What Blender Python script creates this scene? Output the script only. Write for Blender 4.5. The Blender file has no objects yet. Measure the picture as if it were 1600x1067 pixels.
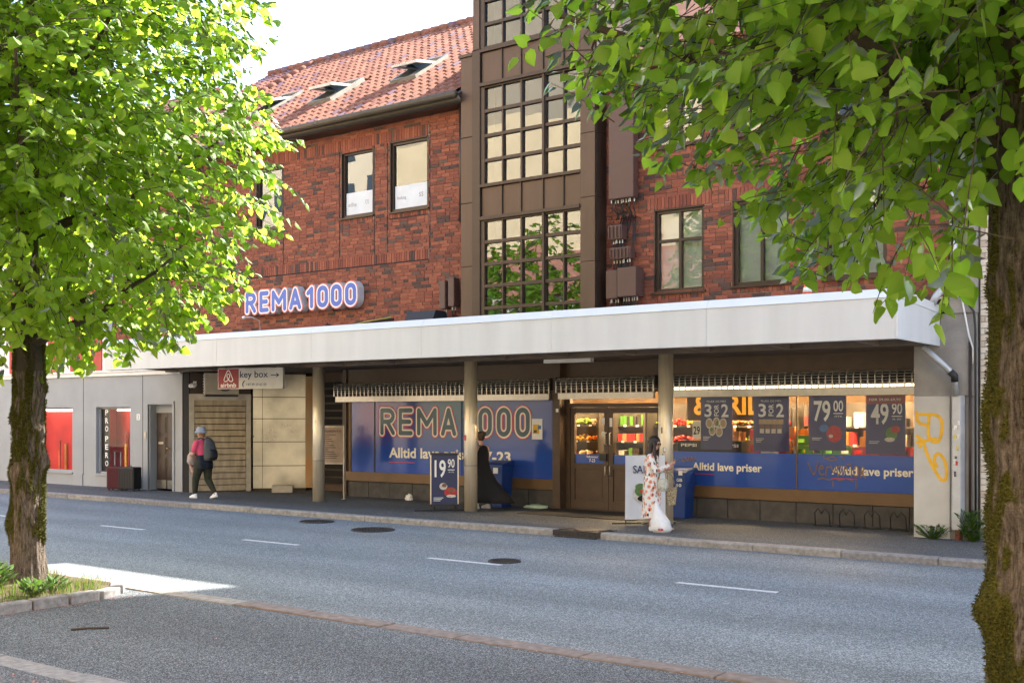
import bpy, bmesh, math, random
import numpy as np
from mathutils import Vector, Matrix, noise
R = math.radians; PI = math.pi
random.seed(7); rng = np.random.default_rng(7)
SC = bpy.context.scene
COL = SC.collection
# ------------------------------------------------------------------ camera, sky, sun, exposure
cam = bpy.data.cameras.new('camera'); cam_o = bpy.data.objects.new('camera', cam); COL.objects.link(cam_o)
cam_o.location = (0, 0, 2.05); cam_o.rotation_euler = (PI/2, 0, R(36.17))
cam.sensor_width = 36; cam.lens = 39.15; cam.shift_y = 0.0722; cam.clip_end = 2000
SC.camera = cam_o
SUN_EL, SUN_AZ = R(42.5), R(18.4)
to_sun = Vector((math.sin(SUN_AZ)*math.cos(SUN_EL), math.cos(SUN_AZ)*math.cos(SUN_EL), math.sin(SUN_EL)))
w = bpy.data.worlds.new('World'); SC.world = w; w.use_nodes = True
wn = w.node_tree; sky = wn.nodes.new('ShaderNodeTexSky'); sky.sky_type = 'NISHITA'; sky.sun_disc = False
sky.sun_elevation = SUN_EL; sky.sun_rotation = SUN_AZ; sky.dust_density = 2.0; sky.air_density = 1.0; sky.ozone_density = 1.0
bg = wn.nodes['Background']; bg.inputs['Strength'].default_value = 0.15
wn.links.new(sky.outputs['Color'], bg.inputs['Color'])
sun = bpy.data.lights.new('sun', 'SUN'); sun.energy = 4.2; sun.angle = R(0.55); sun.color = (1.0, 0.94, 0.85)
sun_o = bpy.data.objects.new('sun', sun); COL.objects.link(sun_o)
sun_o.rotation_euler = to_sun.to_track_quat('Z', 'Y').to_euler(); sun_o.location = (0, 0, 40)
SC.view_settings.view_transform = 'Standard'; SC.view_settings.look = 'None'
SC.view_settings.gamma = 1.0; SC.view_settings.exposure = 2.5; SC.view_settings.use_curve_mapping = False
try:
    SC.cycles.max_bounces = 7; SC.cycles.diffuse_bounces = 4; SC.cycles.glossy_bounces = 3; SC.cycles.transparent_max_bounces = 8; SC.cycles.caustics_reflective = False; SC.cycles.caustics_refractive = False
    SC.cycles.sample_clamp_indirect = 6.0
except Exception: pass

# ------------------------------------------------------------------ materials
def mat(name, col, rough=0.7, metal=0.0, var=0.12, scale=6.0, bump=0.0, bscale=60.0, spec=0.4, col2=None, stretch=None, emis=None, coat=0.0, trans=0.0):
    m = bpy.data.materials.new(name); m.use_nodes = True
    nt = m.node_tree; b = nt.nodes['Principled BSDF']; L = nt.links
    b.inputs['Roughness'].default_value = rough; b.inputs['Metallic'].default_value = metal
    b.inputs['Specular IOR Level'].default_value = spec; b.inputs['Coat Weight'].default_value = coat
    c = (*col, 1)
    tc = nt.nodes.new('ShaderNodeTexCoord'); src = tc.outputs['Object']
    if stretch:
        mp = nt.nodes.new('ShaderNodeMapping'); mp.inputs['Scale'].default_value = stretch
        L.new(src, mp.inputs['Vector']); src = mp.outputs['Vector']
    if var or col2:
        n = nt.nodes.new('ShaderNodeTexNoise'); n.inputs['Scale'].default_value = scale; n.inputs['Detail'].default_value = 5
        L.new(src, n.inputs['Vector'])
        cr = nt.nodes.new('ShaderNodeValToRGB')
        a, z = cr.color_ramp.elements
        a.position, z.position = .3, .72
        lo = col2 if col2 else tuple(x*(1-var) for x in col)
        hi = col if col2 else tuple(min(1, x*(1+var)) for x in col)
        a.color = (*lo, 1); z.color = (*hi, 1)
        L.new(n.outputs['Fac'], cr.inputs['Fac']); L.new(cr.outputs['Color'], b.inputs['Base Color'])
        mr = nt.nodes.new('ShaderNodeMapRange'); mr.inputs['To Min'].default_value = max(0.02, rough-.08); mr.inputs['To Max'].default_value = min(1, rough+.08)
        L.new(n.outputs['Fac'], mr.inputs['Value']); L.new(mr.outputs['Result'], b.inputs['Roughness'])
    else:
        b.inputs['Base Color'].default_value = c
    if bump:
        n2 = nt.nodes.new('ShaderNodeTexNoise'); n2.inputs['Scale'].default_value = bscale; n2.inputs['Detail'].default_value = 6
        L.new(src, n2.inputs['Vector'])
        bm = nt.nodes.new('ShaderNodeBump'); bm.inputs['Strength'].default_value = bump; bm.inputs['Distance'].default_value = 0.02
        L.new(n2.outputs['Fac'], bm.inputs['Height']); L.new(bm.outputs['Normal'], b.inputs['Normal'])
    if emis:
        b.inputs['Emission Color'].default_value = (*emis[0], 1); b.inputs['Emission Strength'].default_value = emis[1]
    return m

def asphalt(name, base, speck, sc=140.0):
    m = bpy.data.materials.new(name); m.use_nodes = True; nt = m.node_tree; L = nt.links; b = nt.nodes['Principled BSDF']
    tc = nt.nodes.new('ShaderNodeTexCoord')
    v = nt.nodes.new('ShaderNodeTexVoronoi'); v.inputs['Scale'].default_value = sc
    L.new(tc.outputs['Object'], v.inputs['Vector'])
    rp = nt.nodes.new('ShaderNodeValToRGB'); e = rp.color_ramp.elements
    e[0].color = (*[x*.55 for x in base], 1); e[0].position = .05
    e[1].color = (*speck, 1); e[1].position = .95
    k = rp.color_ramp.elements.new(.55); k.color = (*base, 1)
    sep = nt.nodes.new('ShaderNodeSeparateColor'); L.new(v.outputs['Color'], sep.inputs['Color']); L.new(sep.outputs['Red'], rp.inputs['Fac'])
    big = nt.nodes.new('ShaderNodeTexNoise'); big.inputs['Scale'].default_value = .55; big.inputs['Detail'].default_value = 6; big.inputs['Roughness'].default_value = .65
    mp = nt.nodes.new('ShaderNodeMapping'); mp.inputs['Scale'].default_value = (.35, 1.3, 1); L.new(tc.outputs['Object'], mp.inputs['Vector']); L.new(mp.outputs['Vector'], big.inputs['Vector'])
    wv = nt.nodes.new('ShaderNodeTexWave'); wv.bands_direction = 'Y'; wv.inputs['Scale'].default_value = .18; wv.inputs['Distortion'].default_value = 1.2; wv.inputs['Detail'].default_value = 2; wv.inputs['Detail Scale'].default_value = .4; L.new(tc.outputs['Object'], wv.inputs['Vector'])
    r2 = nt.nodes.new('ShaderNodeMapRange'); r2.inputs['From Min'].default_value = .3; r2.inputs['From Max'].default_value = .85; r2.inputs['To Min'].default_value = .74; r2.inputs['To Max'].default_value = 1.22
    am = nt.nodes.new('ShaderNodeMath'); am.operation = 'MULTIPLY_ADD'; am.inputs[1].default_value = .20; L.new(wv.outputs['Fac'], am.inputs[0]); L.new(big.outputs['Fac'], am.inputs[2])
    L.new(am.outputs[0], r2.inputs['Value'])
    mx = nt.nodes.new('ShaderNodeVectorMath'); mx.operation = 'SCALE'; L.new(rp.outputs['Color'], mx.inputs[0]); L.new(r2.outputs['Result'], mx.inputs['Scale'])
    L.new(mx.outputs['Vector'], b.inputs['Base Color'])
    b.inputs['Roughness'].default_value = .82; b.inputs['Specular IOR Level'].default_value = .35
    bm = nt.nodes.new('ShaderNodeBump'); bm.inputs['Strength'].default_value = .5; bm.inputs['Distance'].default_value = .006
    L.new(v.outputs['Distance'], bm.inputs['Height']); L.new(bm.outputs['Normal'], b.inputs['Normal'])
    return m

def glass(name, refl=.3, tint=(.9, .95, .95), rough=.0, bumpy=0.0, ior=1.5):
    m = bpy.data.materials.new(name); m.use_nodes = True; nt = m.node_tree; L = nt.links
    nt.nodes.remove(nt.nodes['Principled BSDF']); out = nt.nodes['Material Output']
    t = nt.nodes.new('ShaderNodeBsdfTransparent'); t.inputs['Color'].default_value = (*tint, 1)
    g = nt.nodes.new('ShaderNodeBsdfGlossy'); g.inputs['Roughness'].default_value = rough; g.inputs['Color'].default_value = (.84, .92, 1, 1)
    lw = nt.nodes.new('ShaderNodeFresnel'); lw.inputs['IOR'].default_value = ior
    ad = nt.nodes.new('ShaderNodeMath'); ad.operation = 'ADD'; ad.use_clamp = True; ad.inputs[1].default_value = refl
    L.new(lw.outputs['Fac'], ad.inputs[0])
    if bumpy:
        tc = nt.nodes.new('ShaderNodeTexCoord'); n = nt.nodes.new('ShaderNodeTexNoise'); n.inputs['Scale'].default_value = 1.6; n.inputs['Detail'].default_value = 1
        L.new(tc.outputs['Object'], n.inputs['Vector'])
        bm = nt.nodes.new('ShaderNodeBump'); bm.inputs['Strength'].default_value = bumpy; bm.inputs['Distance'].default_value = .05
        L.new(n.outputs['Fac'], bm.inputs['Height']); L.new(bm.outputs['Normal'], g.inputs['Normal'])
    mx = nt.nodes.new('ShaderNodeMixShader'); L.new(ad.outputs['Value'], mx.inputs['Fac']); L.new(t.outputs[0], mx.inputs[1]); L.new(g.outputs[0], mx.inputs[2])
    L.new(mx.outputs[0], out.inputs['Surface'])
    return m

def leafmat(name, c0, c1, tr0, tr1, fac=.5):
    m = bpy.data.materials.new(name); m.use_nodes = True; nt = m.node_tree; L = nt.links
    nt.nodes.remove(nt.nodes['Principled BSDF']); out = nt.nodes['Material Output']
    at = nt.nodes.new('ShaderNodeAttribute'); at.attribute_name = 'tint'
    def ramp(a, b_):
        r = nt.nodes.new('ShaderNodeMix'); r.data_type = 'RGBA'; r.inputs['A'].default_value = (*a, 1); r.inputs['B'].default_value = (*b_, 1)
        L.new(at.outputs['Fac'], r.inputs['Factor']); return r.outputs['Result']
    d = nt.nodes.new('ShaderNodeBsdfDiffuse'); L.new(ramp(c0, c1), d.inputs['Color'])
    t = nt.nodes.new('ShaderNodeBsdfTranslucent'); L.new(ramp(tr0, tr1), t.inputs['Color'])
    g = nt.nodes.new('ShaderNodeBsdfGlossy'); g.inputs['Roughness'].default_value = .45; g.inputs['Color'].default_value = (.42, .47, .36, 1)
    mx = nt.nodes.new('ShaderNodeMixShader'); mx.inputs['Fac'].default_value = fac; L.new(d.outputs[0], mx.inputs[1]); L.new(t.outputs[0], mx.inputs[2])
    fr = nt.nodes.new('ShaderNodeFresnel'); fr.inputs['IOR'].default_value = 1.25
    m2 = nt.nodes.new('ShaderNodeMixShader'); L.new(fr.outputs[0], m2.inputs['Fac']); L.new(mx.outputs[0], m2.inputs[1]); L.new(g.outputs[0], m2.inputs[2])
    L.new(m2.outputs[0], out.inputs['Surface'])
    return m

# ------------------------------------------------------------------ mesh helpers
ORG = {}
def reg(o, org): ORG[o.name] = Vector(org)
def org_of(o): return ORG.get(o.name, Vector((0, 0, 0))) if o else Vector((0, 0, 0))
def tag(o, label=None, cat=None, group=None, kind=None):
    if label: o['label'] = label
    if cat: o['category'] = cat
    if group: o['group'] = group
    if kind: o['kind'] = kind
    return o
def thing(name, label, cat, loc=(0, 0, 0), rz=0.0, group=None, local=False):
    o = bpy.data.objects.new(name, None); COL.objects.link(o); o.location = loc; o.rotation_euler = (0, 0, rz)
    o.empty_display_size = .2
    reg(o, (0, 0, 0) if local else loc)
    return tag(o, label, cat, group)
def link(name, me, parent=None, loc=None, rot=None, scale=None):
    o = bpy.data.objects.new(name, me); COL.objects.link(o)
    if parent: o.parent = parent
    if loc is not None: o.location = loc
    if rot is not None: o.rotation_euler = rot
    if scale is not None: o.scale = scale
    return o

class MB:
    def __init__(s): s.v = []; s.f = []; s.m = []; s.mi = 0
    def add(s, vs, fs):
        b = len(s.v); s.v += [tuple(p) for p in vs]; s.f += [tuple(b+i for i in f) for f in fs]; s.m += [s.mi]*len(fs); return s
    def box(s, x0, x1, y0, y1, z0, z1):
        return s.add([(x0,y0,z0),(x1,y0,z0),(x1,y1,z0),(x0,y1,z0),(x0,y0,z1),(x1,y0,z1),(x1,y1,z1),(x0,y1,z1)],
                     [(0,3,2,1),(4,5,6,7),(0,1,5,4),(1,2,6,5),(2,3,7,6),(3,0,4,7)])
    def obox(s, c, ax, hx, hy, hz):
        c = Vector(c); X, Y, Z = [Vector(a) for a in ax]
        P = [c+X*(hx*i)+Y*(hy*j)+Z*(hz*k) for k in (-1,1) for (i,j) in ((-1,-1),(1,-1),(1,1),(-1,1))]
        return s.add(P, [(0,3,2,1),(4,5,6,7),(0,1,5,4),(1,2,6,5),(2,3,7,6),(3,0,4,7)])
    def prism(s, pts, d):   # pts: planar loop of Vectors, d: extrude vector
        n = len(pts); d = Vector(d); P = [Vector(p) for p in pts]; P += [p+d for p in P]
        return s.add(P, [tuple(range(n-1,-1,-1)), tuple(range(n,2*n))]+[(i,(i+1)%n,n+(i+1)%n,n+i) for i in range(n)])
    def tube(s, pts, r, seg=8, cap=True):
        pts = [Vector(p) for p in pts]; n = len(pts); rs = r if isinstance(r, (list, tuple)) else [r]*n
        V = []; prev = None
        for i, p in enumerate(pts):
            t = (pts[min(i+1, n-1)]-pts[max(i-1, 0)])
            if t.length < 1e-9: t = Vector((0, 0, 1))
            t.normalize()
            if prev is None:
                a = t.cross(Vector((0, 0, 1)))
                if a.length < .05: a = t.cross(Vector((0, 1, 0)))
            else: a = prev-t*prev.dot(t)
            a.normalize(); prev = a; b = t.cross(a)
            for k in range(seg):
                q = 2*PI*k/seg; V.append(p+(a*math.cos(q)+b*math.sin(q))*rs[i])
        F = [(i*seg+k, i*seg+(k+1) % seg, (i+1)*seg+(k+1) % seg, (i+1)*seg+k) for i in range(n-1) for k in range(seg)]
        if cap: F += [tuple(range(seg-1, -1, -1)), tuple((n-1)*seg+k for k in range(seg))]
        return s.add(V, F)
    def loft(s, rings, seg=24, cap=True, wob=None):   # rings of (cx, cy, cz, rx, ry)
        V = []
        for j, (cx, cy, cz, rx, ry) in enumerate(rings):
            for k in range(seg):
                q = 2*PI*k/seg; f = 1+(wob(q, j/(len(rings)-1)) if wob else 0)
                V.append((cx+rx*f*math.cos(q), cy+ry*f*math.sin(q), cz))
        n = len(rings)
        F = [(i*seg+k, i*seg+(k+1) % seg, (i+1)*seg+(k+1) % seg, (i+1)*seg+k) for i in range(n-1) for k in range(seg)]
        if cap: F += [tuple(range(seg-1, -1, -1)), tuple((n-1)*seg+k for k in range(seg))]
        return s.add(V, F)
    def cap(s, p0, r0, p1, r1, seg=12):   # tapered capsule
        p0 = Vector(p0); p1 = Vector(p1); t = p1-p0; L_ = t.length
        if L_ < 1e-6: t = Vector((0, 0, 1)); L_ = 1e-6
        t = t/L_; pts = []; rs = []
        for a in (-85, -60, -30, 0): pts.append(p0+t*(r0*math.sin(R(a)))); rs.append(r0*math.cos(R(a)))
        for a in (0, 30, 60, 85): pts.append(p1+t*(r1*math.sin(R(a)))); rs.append(r1*math.cos(R(a)))
        return s.tube(pts, rs, seg)
    def ell(s, c, rx, ry, rz, seg=20, n=12):
        return s.loft([(c[0], c[1], c[2]+rz*math.sin(a), rx*math.cos(a), ry*math.cos(a)) for a in [R(-88+176*i/(n-1)) for i in range(n)]], seg)
    def build(s, name, mats, parent=None, smooth=False, kind=None, org=None, bevel=0):
        o = Vector(org) if org is not None else org_of(parent)
        me = bpy.data.meshes.new(name); me.from_pydata([(x-o.x, y-o.y, z-o.z) for x, y, z in s.v], [], s.f)
        for m in (mats if isinstance(mats, (list, tuple)) else [mats]): me.materials.append(m)
        if any(s.m): me.polygons.foreach_set('material_index', s.m)
        if smooth: me.polygons.foreach_set('use_smooth', [True]*len(s.f))
        if bevel:
            bm = bmesh.new(); bm.from_mesh(me)
            bmesh.ops.bevel(bm, geom=[e for e in bm.edges if e.is_manifold and e.calc_face_angle(0) > .6], offset=bevel, segments=2, affect='EDGES', profile=.6)
            bm.to_mesh(me); bm.free()
        me.update()
        ob = link(name, me, parent)
        if not parent and org is not None: ob.location = o
        reg(ob, o)
        if kind: ob['kind'] = kind
        return ob
def one(name, mats, label, cat, base, fn, smooth=False, group=None, bevel=0):
    m = MB(); fn(m); o = m.build(name, mats, None, smooth, None, base, bevel); return tag(o, label, cat, group)
def box(name, m, parent, *a, bevel=0): return MB().box(*a).build(name, m, parent, bevel=bevel)

def remesh(name, mb, m, parent, voxel=.012, it=3):
    o = mb.build(name+'_tmp', m, None); COL.objects.unlink(o); COL.objects.link(o)
    md = o.modifiers.new('r', 'REMESH'); md.mode = 'VOXEL'; md.voxel_size = voxel; md.use_smooth_shade = True
    if it: sm = o.modifiers.new('s', 'SMOOTH'); sm.factor = .5; sm.iterations = it
    dg = bpy.context.evaluated_depsgraph_get(); me = bpy.data.meshes.new_from_object(o.evaluated_get(dg)); me.name = name
    bpy.data.objects.remove(o)
    me.materials.clear(); me.materials.append(m)
    me.polygons.foreach_set('use_smooth', [True]*len(me.polygons))
    return link(name, me, parent)

# ---- lettering: strokes and filled shapes cut out of a signed distance field, and the built-in font
def sd_strokes(strokes, hw):
    segs = []
    for s in strokes:
        for a, b in zip(s[:-1], s[1:]): segs.append((a, b))
    def f(X, Y):
        D = np.full(X.shape, 1e9)
        for (ax, ay), (bx, by) in segs:
            dx, dy = bx-ax, by-ay; l2 = dx*dx+dy*dy+1e-12
            t = np.clip(((X-ax)*dx+(Y-ay)*dy)/l2, 0, 1)
            D = np.minimum(D, np.hypot(X-ax-t*dx, Y-ay-t*dy))
        return D-hw
    return f
def sd_ell(shapes):   # (cx, cy, rx, ry)
    def f(X, Y):
        D = np.full(X.shape, 1e9)
        for cx, cy, rx, ry in shapes: D = np.minimum(D, (np.hypot((X-cx)/rx, (Y-cy)/ry)-1)*min(rx, ry))
        return D
    return f
def fill(f, x0, x1, y0, y1, res):
    nx, ny = max(2, int((x1-x0)/res)+2), max(2, int((y1-y0)/res)+2)
    xs = np.linspace(x0, x1, nx); ys = np.linspace(y0, y1, ny)
    X, Y = np.meshgrid(xs, ys, indexing='ij'); D = f(X, Y)
    V = []; F = []; key = {}
    def vid(k, p):
        if k not in key: key[k] = len(V); V.append(p)
        return key[k]
    ins = D < 0
    anyin = ins[:-1,:-1] | ins[1:,:-1] | ins[1:,1:] | ins[:-1,1:]
    for i, j in zip(*np.nonzero(anyin)):
        c = [(i,j),(i+1,j),(i+1,j+1),(i,j+1)]; poly = []
        for a in range(4):
            p, q = c[a], c[(a+1) % 4]; dp, dq = D[p], D[q]
            if dp < 0: poly.append(vid(p, (xs[p[0]], ys[p[1]])))
            if (dp < 0) != (dq < 0):
                t = dp/(dp-dq); k = (min(p, q), max(p, q), 'e')
                poly.append(vid(k, (xs[p[0]]+t*(xs[q[0]]-xs[p[0]]), ys[p[1]]+t*(ys[q[1]]-ys[p[1]]))))
        if len(poly) > 2: F.append(tuple(poly))
    return V, F
def plate(name, m, parent, f, bnd, res, origin, ux=(1,0,0), uy=(0,0,1), nrm=(0,-1,0), depth=0.0, smooth=False):
    # a flat piece (or an extruded one when depth > 0) lying in the plane origin + u*ux + v*uy, its face towards nrm
    V, F = fill(f, *bnd, res); o = Vector(origin); ux = Vector(ux); uy = Vector(uy); n = Vector(nrm); mb = MB()
    P = [o+ux*a+uy*b for a, b in V]
    mb.add(P, F)
    if depth:
        k = len(P); mb.add([p-n*depth for p in P], [])
        cnt = {}
        for fc in F:
            for a, b in zip(fc, fc[1:]+fc[:1]): cnt[(a, b)] = 1
        for (a, b) in list(cnt):
            if (b, a) not in cnt: mb.f.append((b, a, k+a, k+b)); mb.m.append(0)
    return mb.build(name, m, parent)
_txt = {}
def text(name, s, m, parent, x0, x1, z0, z1, y, bold=0.0, ext=0.0, keep=False, ux=None, o=None, align='l'):
    # words fitted to the box x0..x1, z0..z1 in the plane Y=y facing -Y, or along ux from origin o
    cu = bpy.data.curves.new(name, 'FONT'); cu.body = s; cu.size = 1; cu.offset = bold; cu.resolution_u = 3; cu.extrude = ext
    to = bpy.data.objects.new(name, cu); COL.objects.link(to)
    dg = bpy.context.evaluated_depsgraph_get(); me = bpy.data.meshes.new_from_object(to.evaluated_get(dg)); bpy.data.objects.remove(to); bpy.data.curves.remove(cu)
    n = len(me.vertices); co = np.empty(n*3); me.vertices.foreach_get('co', co); co = co.reshape(-1, 3)
    lo, hi = co.min(0), co.max(0); sx = (x1-x0)/(hi[0]-lo[0]); sz = (z1-z0)/(hi[1]-lo[1])
    if keep: sx = sz = min(sx, sz)
    u = (co[:, 0]-lo[0])*sx+x0; v = (co[:, 1]-lo[1])*sz+z0
    g = org_of(parent)
    if ux is None: W = np.stack([u, np.full(n, y)-co[:, 2]*sz, v], 1)
    else:
        ux = Vector(ux); W = np.stack([o[0]+u*ux.x, o[1]+u*ux.y, o[2]+v], 1)
    W -= np.array(g)
    me.vertices.foreach_set('co', W.ravel()); me.materials.clear(); me.materials.append(m); me.update()
    ob = link(name, me, parent); reg(ob, g); return ob
# ------------------------------------------------------------------ shared materials
M = {}
M['road'] = asphalt('road_asphalt', (.135, .155, .160), (.33, .36, .37), 95)
M['bay'] = asphalt('bay_asphalt', (.052, .058, .062), (.26, .28, .29), 120)
M['walk'] = asphalt('pavement_asphalt', (.058, .063, .067), (.21, .22, .22), 120)
M['paint'] = mat('road_paint', (.70, .70, .68), .7, var=.18, scale=16, col2=(.42, .43, .42))
M['granite'] = mat('granite', (.28, .26, .23), .85, var=.3, scale=14, bump=.35, bscale=70)
M['granite_b'] = mat('granite_reddish', (.19, .155, .135), .85, var=.3, scale=12, bump=.35, bscale=70)
M['granite_c'] = mat('granite_grey', (.22, .21, .20), .85, var=.3, scale=16, bump=.4, bscale=70)
M['ground'] = mat('ground_far', (.10, .10, .10), .9, var=.2, scale=.4)
M['soil'] = mat('soil', (.09, .065, .04), .95, var=.4, scale=14, bump=.6, bscale=40)
BR = [mat('brick_red', (.24, .074, .044), .85, var=.22, scale=30, bump=.3, bscale=160), mat('brick_orange', (.31, .100, .056), .85, var=.2, scale=30, bump=.3, bscale=160),
      mat('brick_deep', (.18, .056, .036), .85, var=.22, scale=30, bump=.3, bscale=160), mat('brick_dark', (.085, .048, .040), .85, var=.3, scale=30, bump=.3, bscale=160),
      mat('brick_grey', (.125, .072, .056), .85, var=.3, scale=30, bump=.3, bscale=160)]
M['mortar'] = mat('mortar', (.27, .22, .18), .95, var=.2, scale=20)
M['mortar_l'] = mat('mortar_grey', (.30, .28, .25), .95, var=.2, scale=20)
WB = [mat('brick_cream', (.66, .58, .47), .8, var=.1, scale=20, bump=.2, bscale=100), mat('brick_cream_pale', (.72, .66, .56), .8, var=.1, scale=20, bump=.2, bscale=100), mat('brick_cream_warm', (.58, .48, .38), .8, var=.12, scale=20, bump=.2, bscale=100)]
TL = [mat('tile_orange', (.25, .115, .075), .85, var=.25, scale=3, bump=.15, bscale=60, spec=.12), mat('tile_rust', (.20, .088, .060), .85, var=.25, scale=3, bump=.15, bscale=60, spec=.12), mat('tile_plum', (.11, .045, .05), .4, var=.25, scale=10)]
M['bronze'] = mat('bronze_cladding', (.085, .056, .040), .42, .35, var=.14, scale=1.6, bump=.03, bscale=3, stretch=(3, 3, .6))
M['bronze_d'] = mat('bronze_frame', (.052, .035, .026), .4, .3, var=.1, scale=4)
M['brown'] = mat('brown_paint', (.082, .050, .030), .5, var=.15, scale=5)
M['brown_l'] = mat('brown_sill', (.16, .095, .045), .45, .2, var=.15, scale=3)
M['pane'] = glass('pane_mirroring', .13, (.45, .50, .52), bumpy=.02)
M['pane_r'] = glass('pane_right', .10, (.86, .9, .9), bumpy=.02)
M['pane_c'] = glass('pane_shop', .0, (.97, .97, .96), bumpy=.01, ior=1.28)
M['dark'] = mat('dark_interior', (.018, .017, .016), .9, var=.1)
M['blind'] = mat('blind', (.62, .66, .66), .8, var=.06, scale=2, stretch=(.1, .1, 40))
M['canopy'] = mat('white_sheet', (.60, .61, .61), .45, var=.075, scale=1.0, spec=.4, stretch=(2.5, 2.5, .3))
M['canopy_t'] = mat('white_flashing', (.66, .67, .67), .4, var=.03, scale=2)
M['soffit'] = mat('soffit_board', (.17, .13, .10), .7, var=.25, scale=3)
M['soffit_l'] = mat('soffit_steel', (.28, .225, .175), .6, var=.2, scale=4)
M['steel'] = mat('steel_post', (.74, .65, .50), .40, .5, var=.1, scale=5, stretch=(6, 6, .5))
M['steel_d'] = mat('steel_dull', (.40, .36, .30), .45, .75, var=.25, scale=3)
M['steel_p'] = mat('steel_plate', (.46, .42, .34), .30, .85, var=.35, scale=1.3, bump=.02, bscale=2.5)
M['shutter'] = mat('shutter_slat', (.36, .29, .20), .45, .5, var=.28, scale=4, stretch=(2, 2, .6))
M['grille'] = mat('grille_metal', (.50, .46, .40), .4, .7, var=.12, scale=8)
M['black'] = mat('black_plastic', (.02, .02, .022), .5, var=.1)
M['grey_wall'] = mat('grey_render', (.33, .345, .36), .85, var=.07, scale=1.3, bump=.08, bscale=30)
M['white_wall'] = mat('white_render', (.78, .78, .76), .85, var=.05, scale=2)
M['red_panel'] = mat('red_panel', (.46, .075, .05), .7, var=.1, scale=4)
M['concrete'] = mat('concrete', (.30, .28, .25), .9, var=.22, scale=2.2, bump=.2, bscale=25)
M['concrete_w'] = mat('concrete_painted', (.56, .55, .51), .75, var=.10, scale=2.5, bump=.1, bscale=25, col2=(.47, .45, .40))
M['stone_d'] = mat('stone_block', (.105, .097, .088), .8, var=.4, scale=5, bump=.25, bscale=40, col2=(.055, .052, .05))
M['galv'] = mat('galvanised', (.46, .47, .48), .5, .5, var=.12, scale=5)
M['white'] = mat('white_plastic', (.78, .78, .77), .5, var=.03)
M['cream'] = mat('cream_print', (.82, .79, .68), .5, var=0)
M['print_w'] = mat('white_print', (.82, .82, .80), .5, var=0)
M['print_r'] = mat('red_print', (.62, .045, .03), .5, var=0)
M['navy'] = mat('navy_print', (.020, .030, .095), .4, var=.1, scale=3)
M['red_sign'] = mat('maroon_sign', (.28, .022, .030), .5, var=.05)
M['yellow'] = mat('yellow_spray', (.75, .42, .03), .6, var=.1, scale=9)
M['bark_twig'] = mat('twig', (.055, .042, .028), .9, var=.3)
M['skin'] = mat('skin', (.52, .30, .21), .55, var=.05, scale=8)
M['hair'] = mat('hair_dark', (.022, .013, .009), .45, var=.35, scale=30, stretch=(4, 4, .4), bump=.3, bscale=60)
M['shoe'] = mat('white_shoe', (.75, .75, .75), .6, var=.05)
M['orange'] = mat('orange_cone', (.80, .12, .03), .5, var=.06)

# ------------------------------------------------------------------ ground, road, pavements
def sheet(name, m, x0, x1, y0, y1, z, parent=None, kind='structure'):
    o = MB().add([(x0,y0,z),(x1,y0,z),(x1,y1,z),(x0,y1,z)], [(0,1,2,3)]).build(name, m, parent); 
    if kind: o['kind'] = kind
    return o
sheet('ground', M['ground'], -600, 600, -600, 600, -.02)
road = sheet('road', M['road'], -140, 70, 8.2, 15.76, 0)
bay = sheet('parking_bay', M['bay'], -140, 70, 4.84, 7.93, 0)
walk = MB().box(-140, 70, 15.96, 21.0, -.05, .10).build('pavement', M['walk'], kind='structure')
near = MB().box(-140, 70, -4.9, 4.62, -.05, .12).build('near_pavement', M['walk'], kind='structure')
for k in range(-7, 5):
    x = -18.43+4.0*k; MB().add([(x+random.uniform(-.02,.02), 12.18, .004), (x+1.30, 12.18, .004), (x+1.30, 12.285, .004), (x, 12.285, .004)], [(0,1,2,3)]).build('lane_marking', M['paint'], road)
def stones(root, name, x0, x1, lmin, lmax, y0, y1, z0, z1, mats, jit=.006, cham=.02, gap=.012):
    x = x0
    while x < x1:
        l = random.uniform(lmin, lmax); dz = random.uniform(-jit, jit); dy = random.uniform(-jit, jit)
        m = MB(); a, b = x+gap/2, x+l-gap/2; c = cham
        m.prism([(a, y0+dy, z0), (a, y0+dy, z1+dz-c), (a, y0+dy+c, z1+dz), (a, y1, z1+dz), (a, y1, z0)], (b-a, 0, 0))
        m.build(name, random.choice(mats), root); x += l
kerb = MB().box(-140, 70, 15.78, 15.96, -.05, .05).build('kerb', M['granite_c'], kind='structure')
stones(kerb, 'kerb_stone', -48, 3, 1.35, 1.95, 15.75, 15.958, -.04, .104, [M['granite'], M['granite'], M['granite_c']])
nk = MB().box(-140, 70, 4.65, 4.84, -.05, .06).build('near_kerb', M['granite_c'], kind='structure')
x = -14.0
while x < 1:
    l = random.uniform(1.0, 1.4); c = .025; m = MB(); a, b = x+.006, x+l-.006; dz = random.uniform(-.006, .006)
    m.prism([(a, 4.622, -.04), (a, 4.622, .124+dz), (a, 4.84, .124+dz), (a, 4.865, .10+dz), (a, 4.865, -.04)], (b-a, 0, 0)); m.build('kerb_stone', M['granite_c'], nk); x += l
strip = MB().box(-140, 70, 7.93, 8.2, -.05, -.004).build('stone_strip', M['soil'], kind='structure')
x = -26.
while x < 2:
    l = random.uniform(.8, 1.5); m = MB(); dz = random.uniform(-.004, .008); dy = random.uniform(-.01, .01)
    m.box(x+.01, x+l-.01, 7.945+dy, 8.19+dy, -.04, .010+dz); m.build('paving_stone', random.choice([M['granite_b'], M['granite_b'], M['granite']]), strip, bevel=.008); x += l
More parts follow.
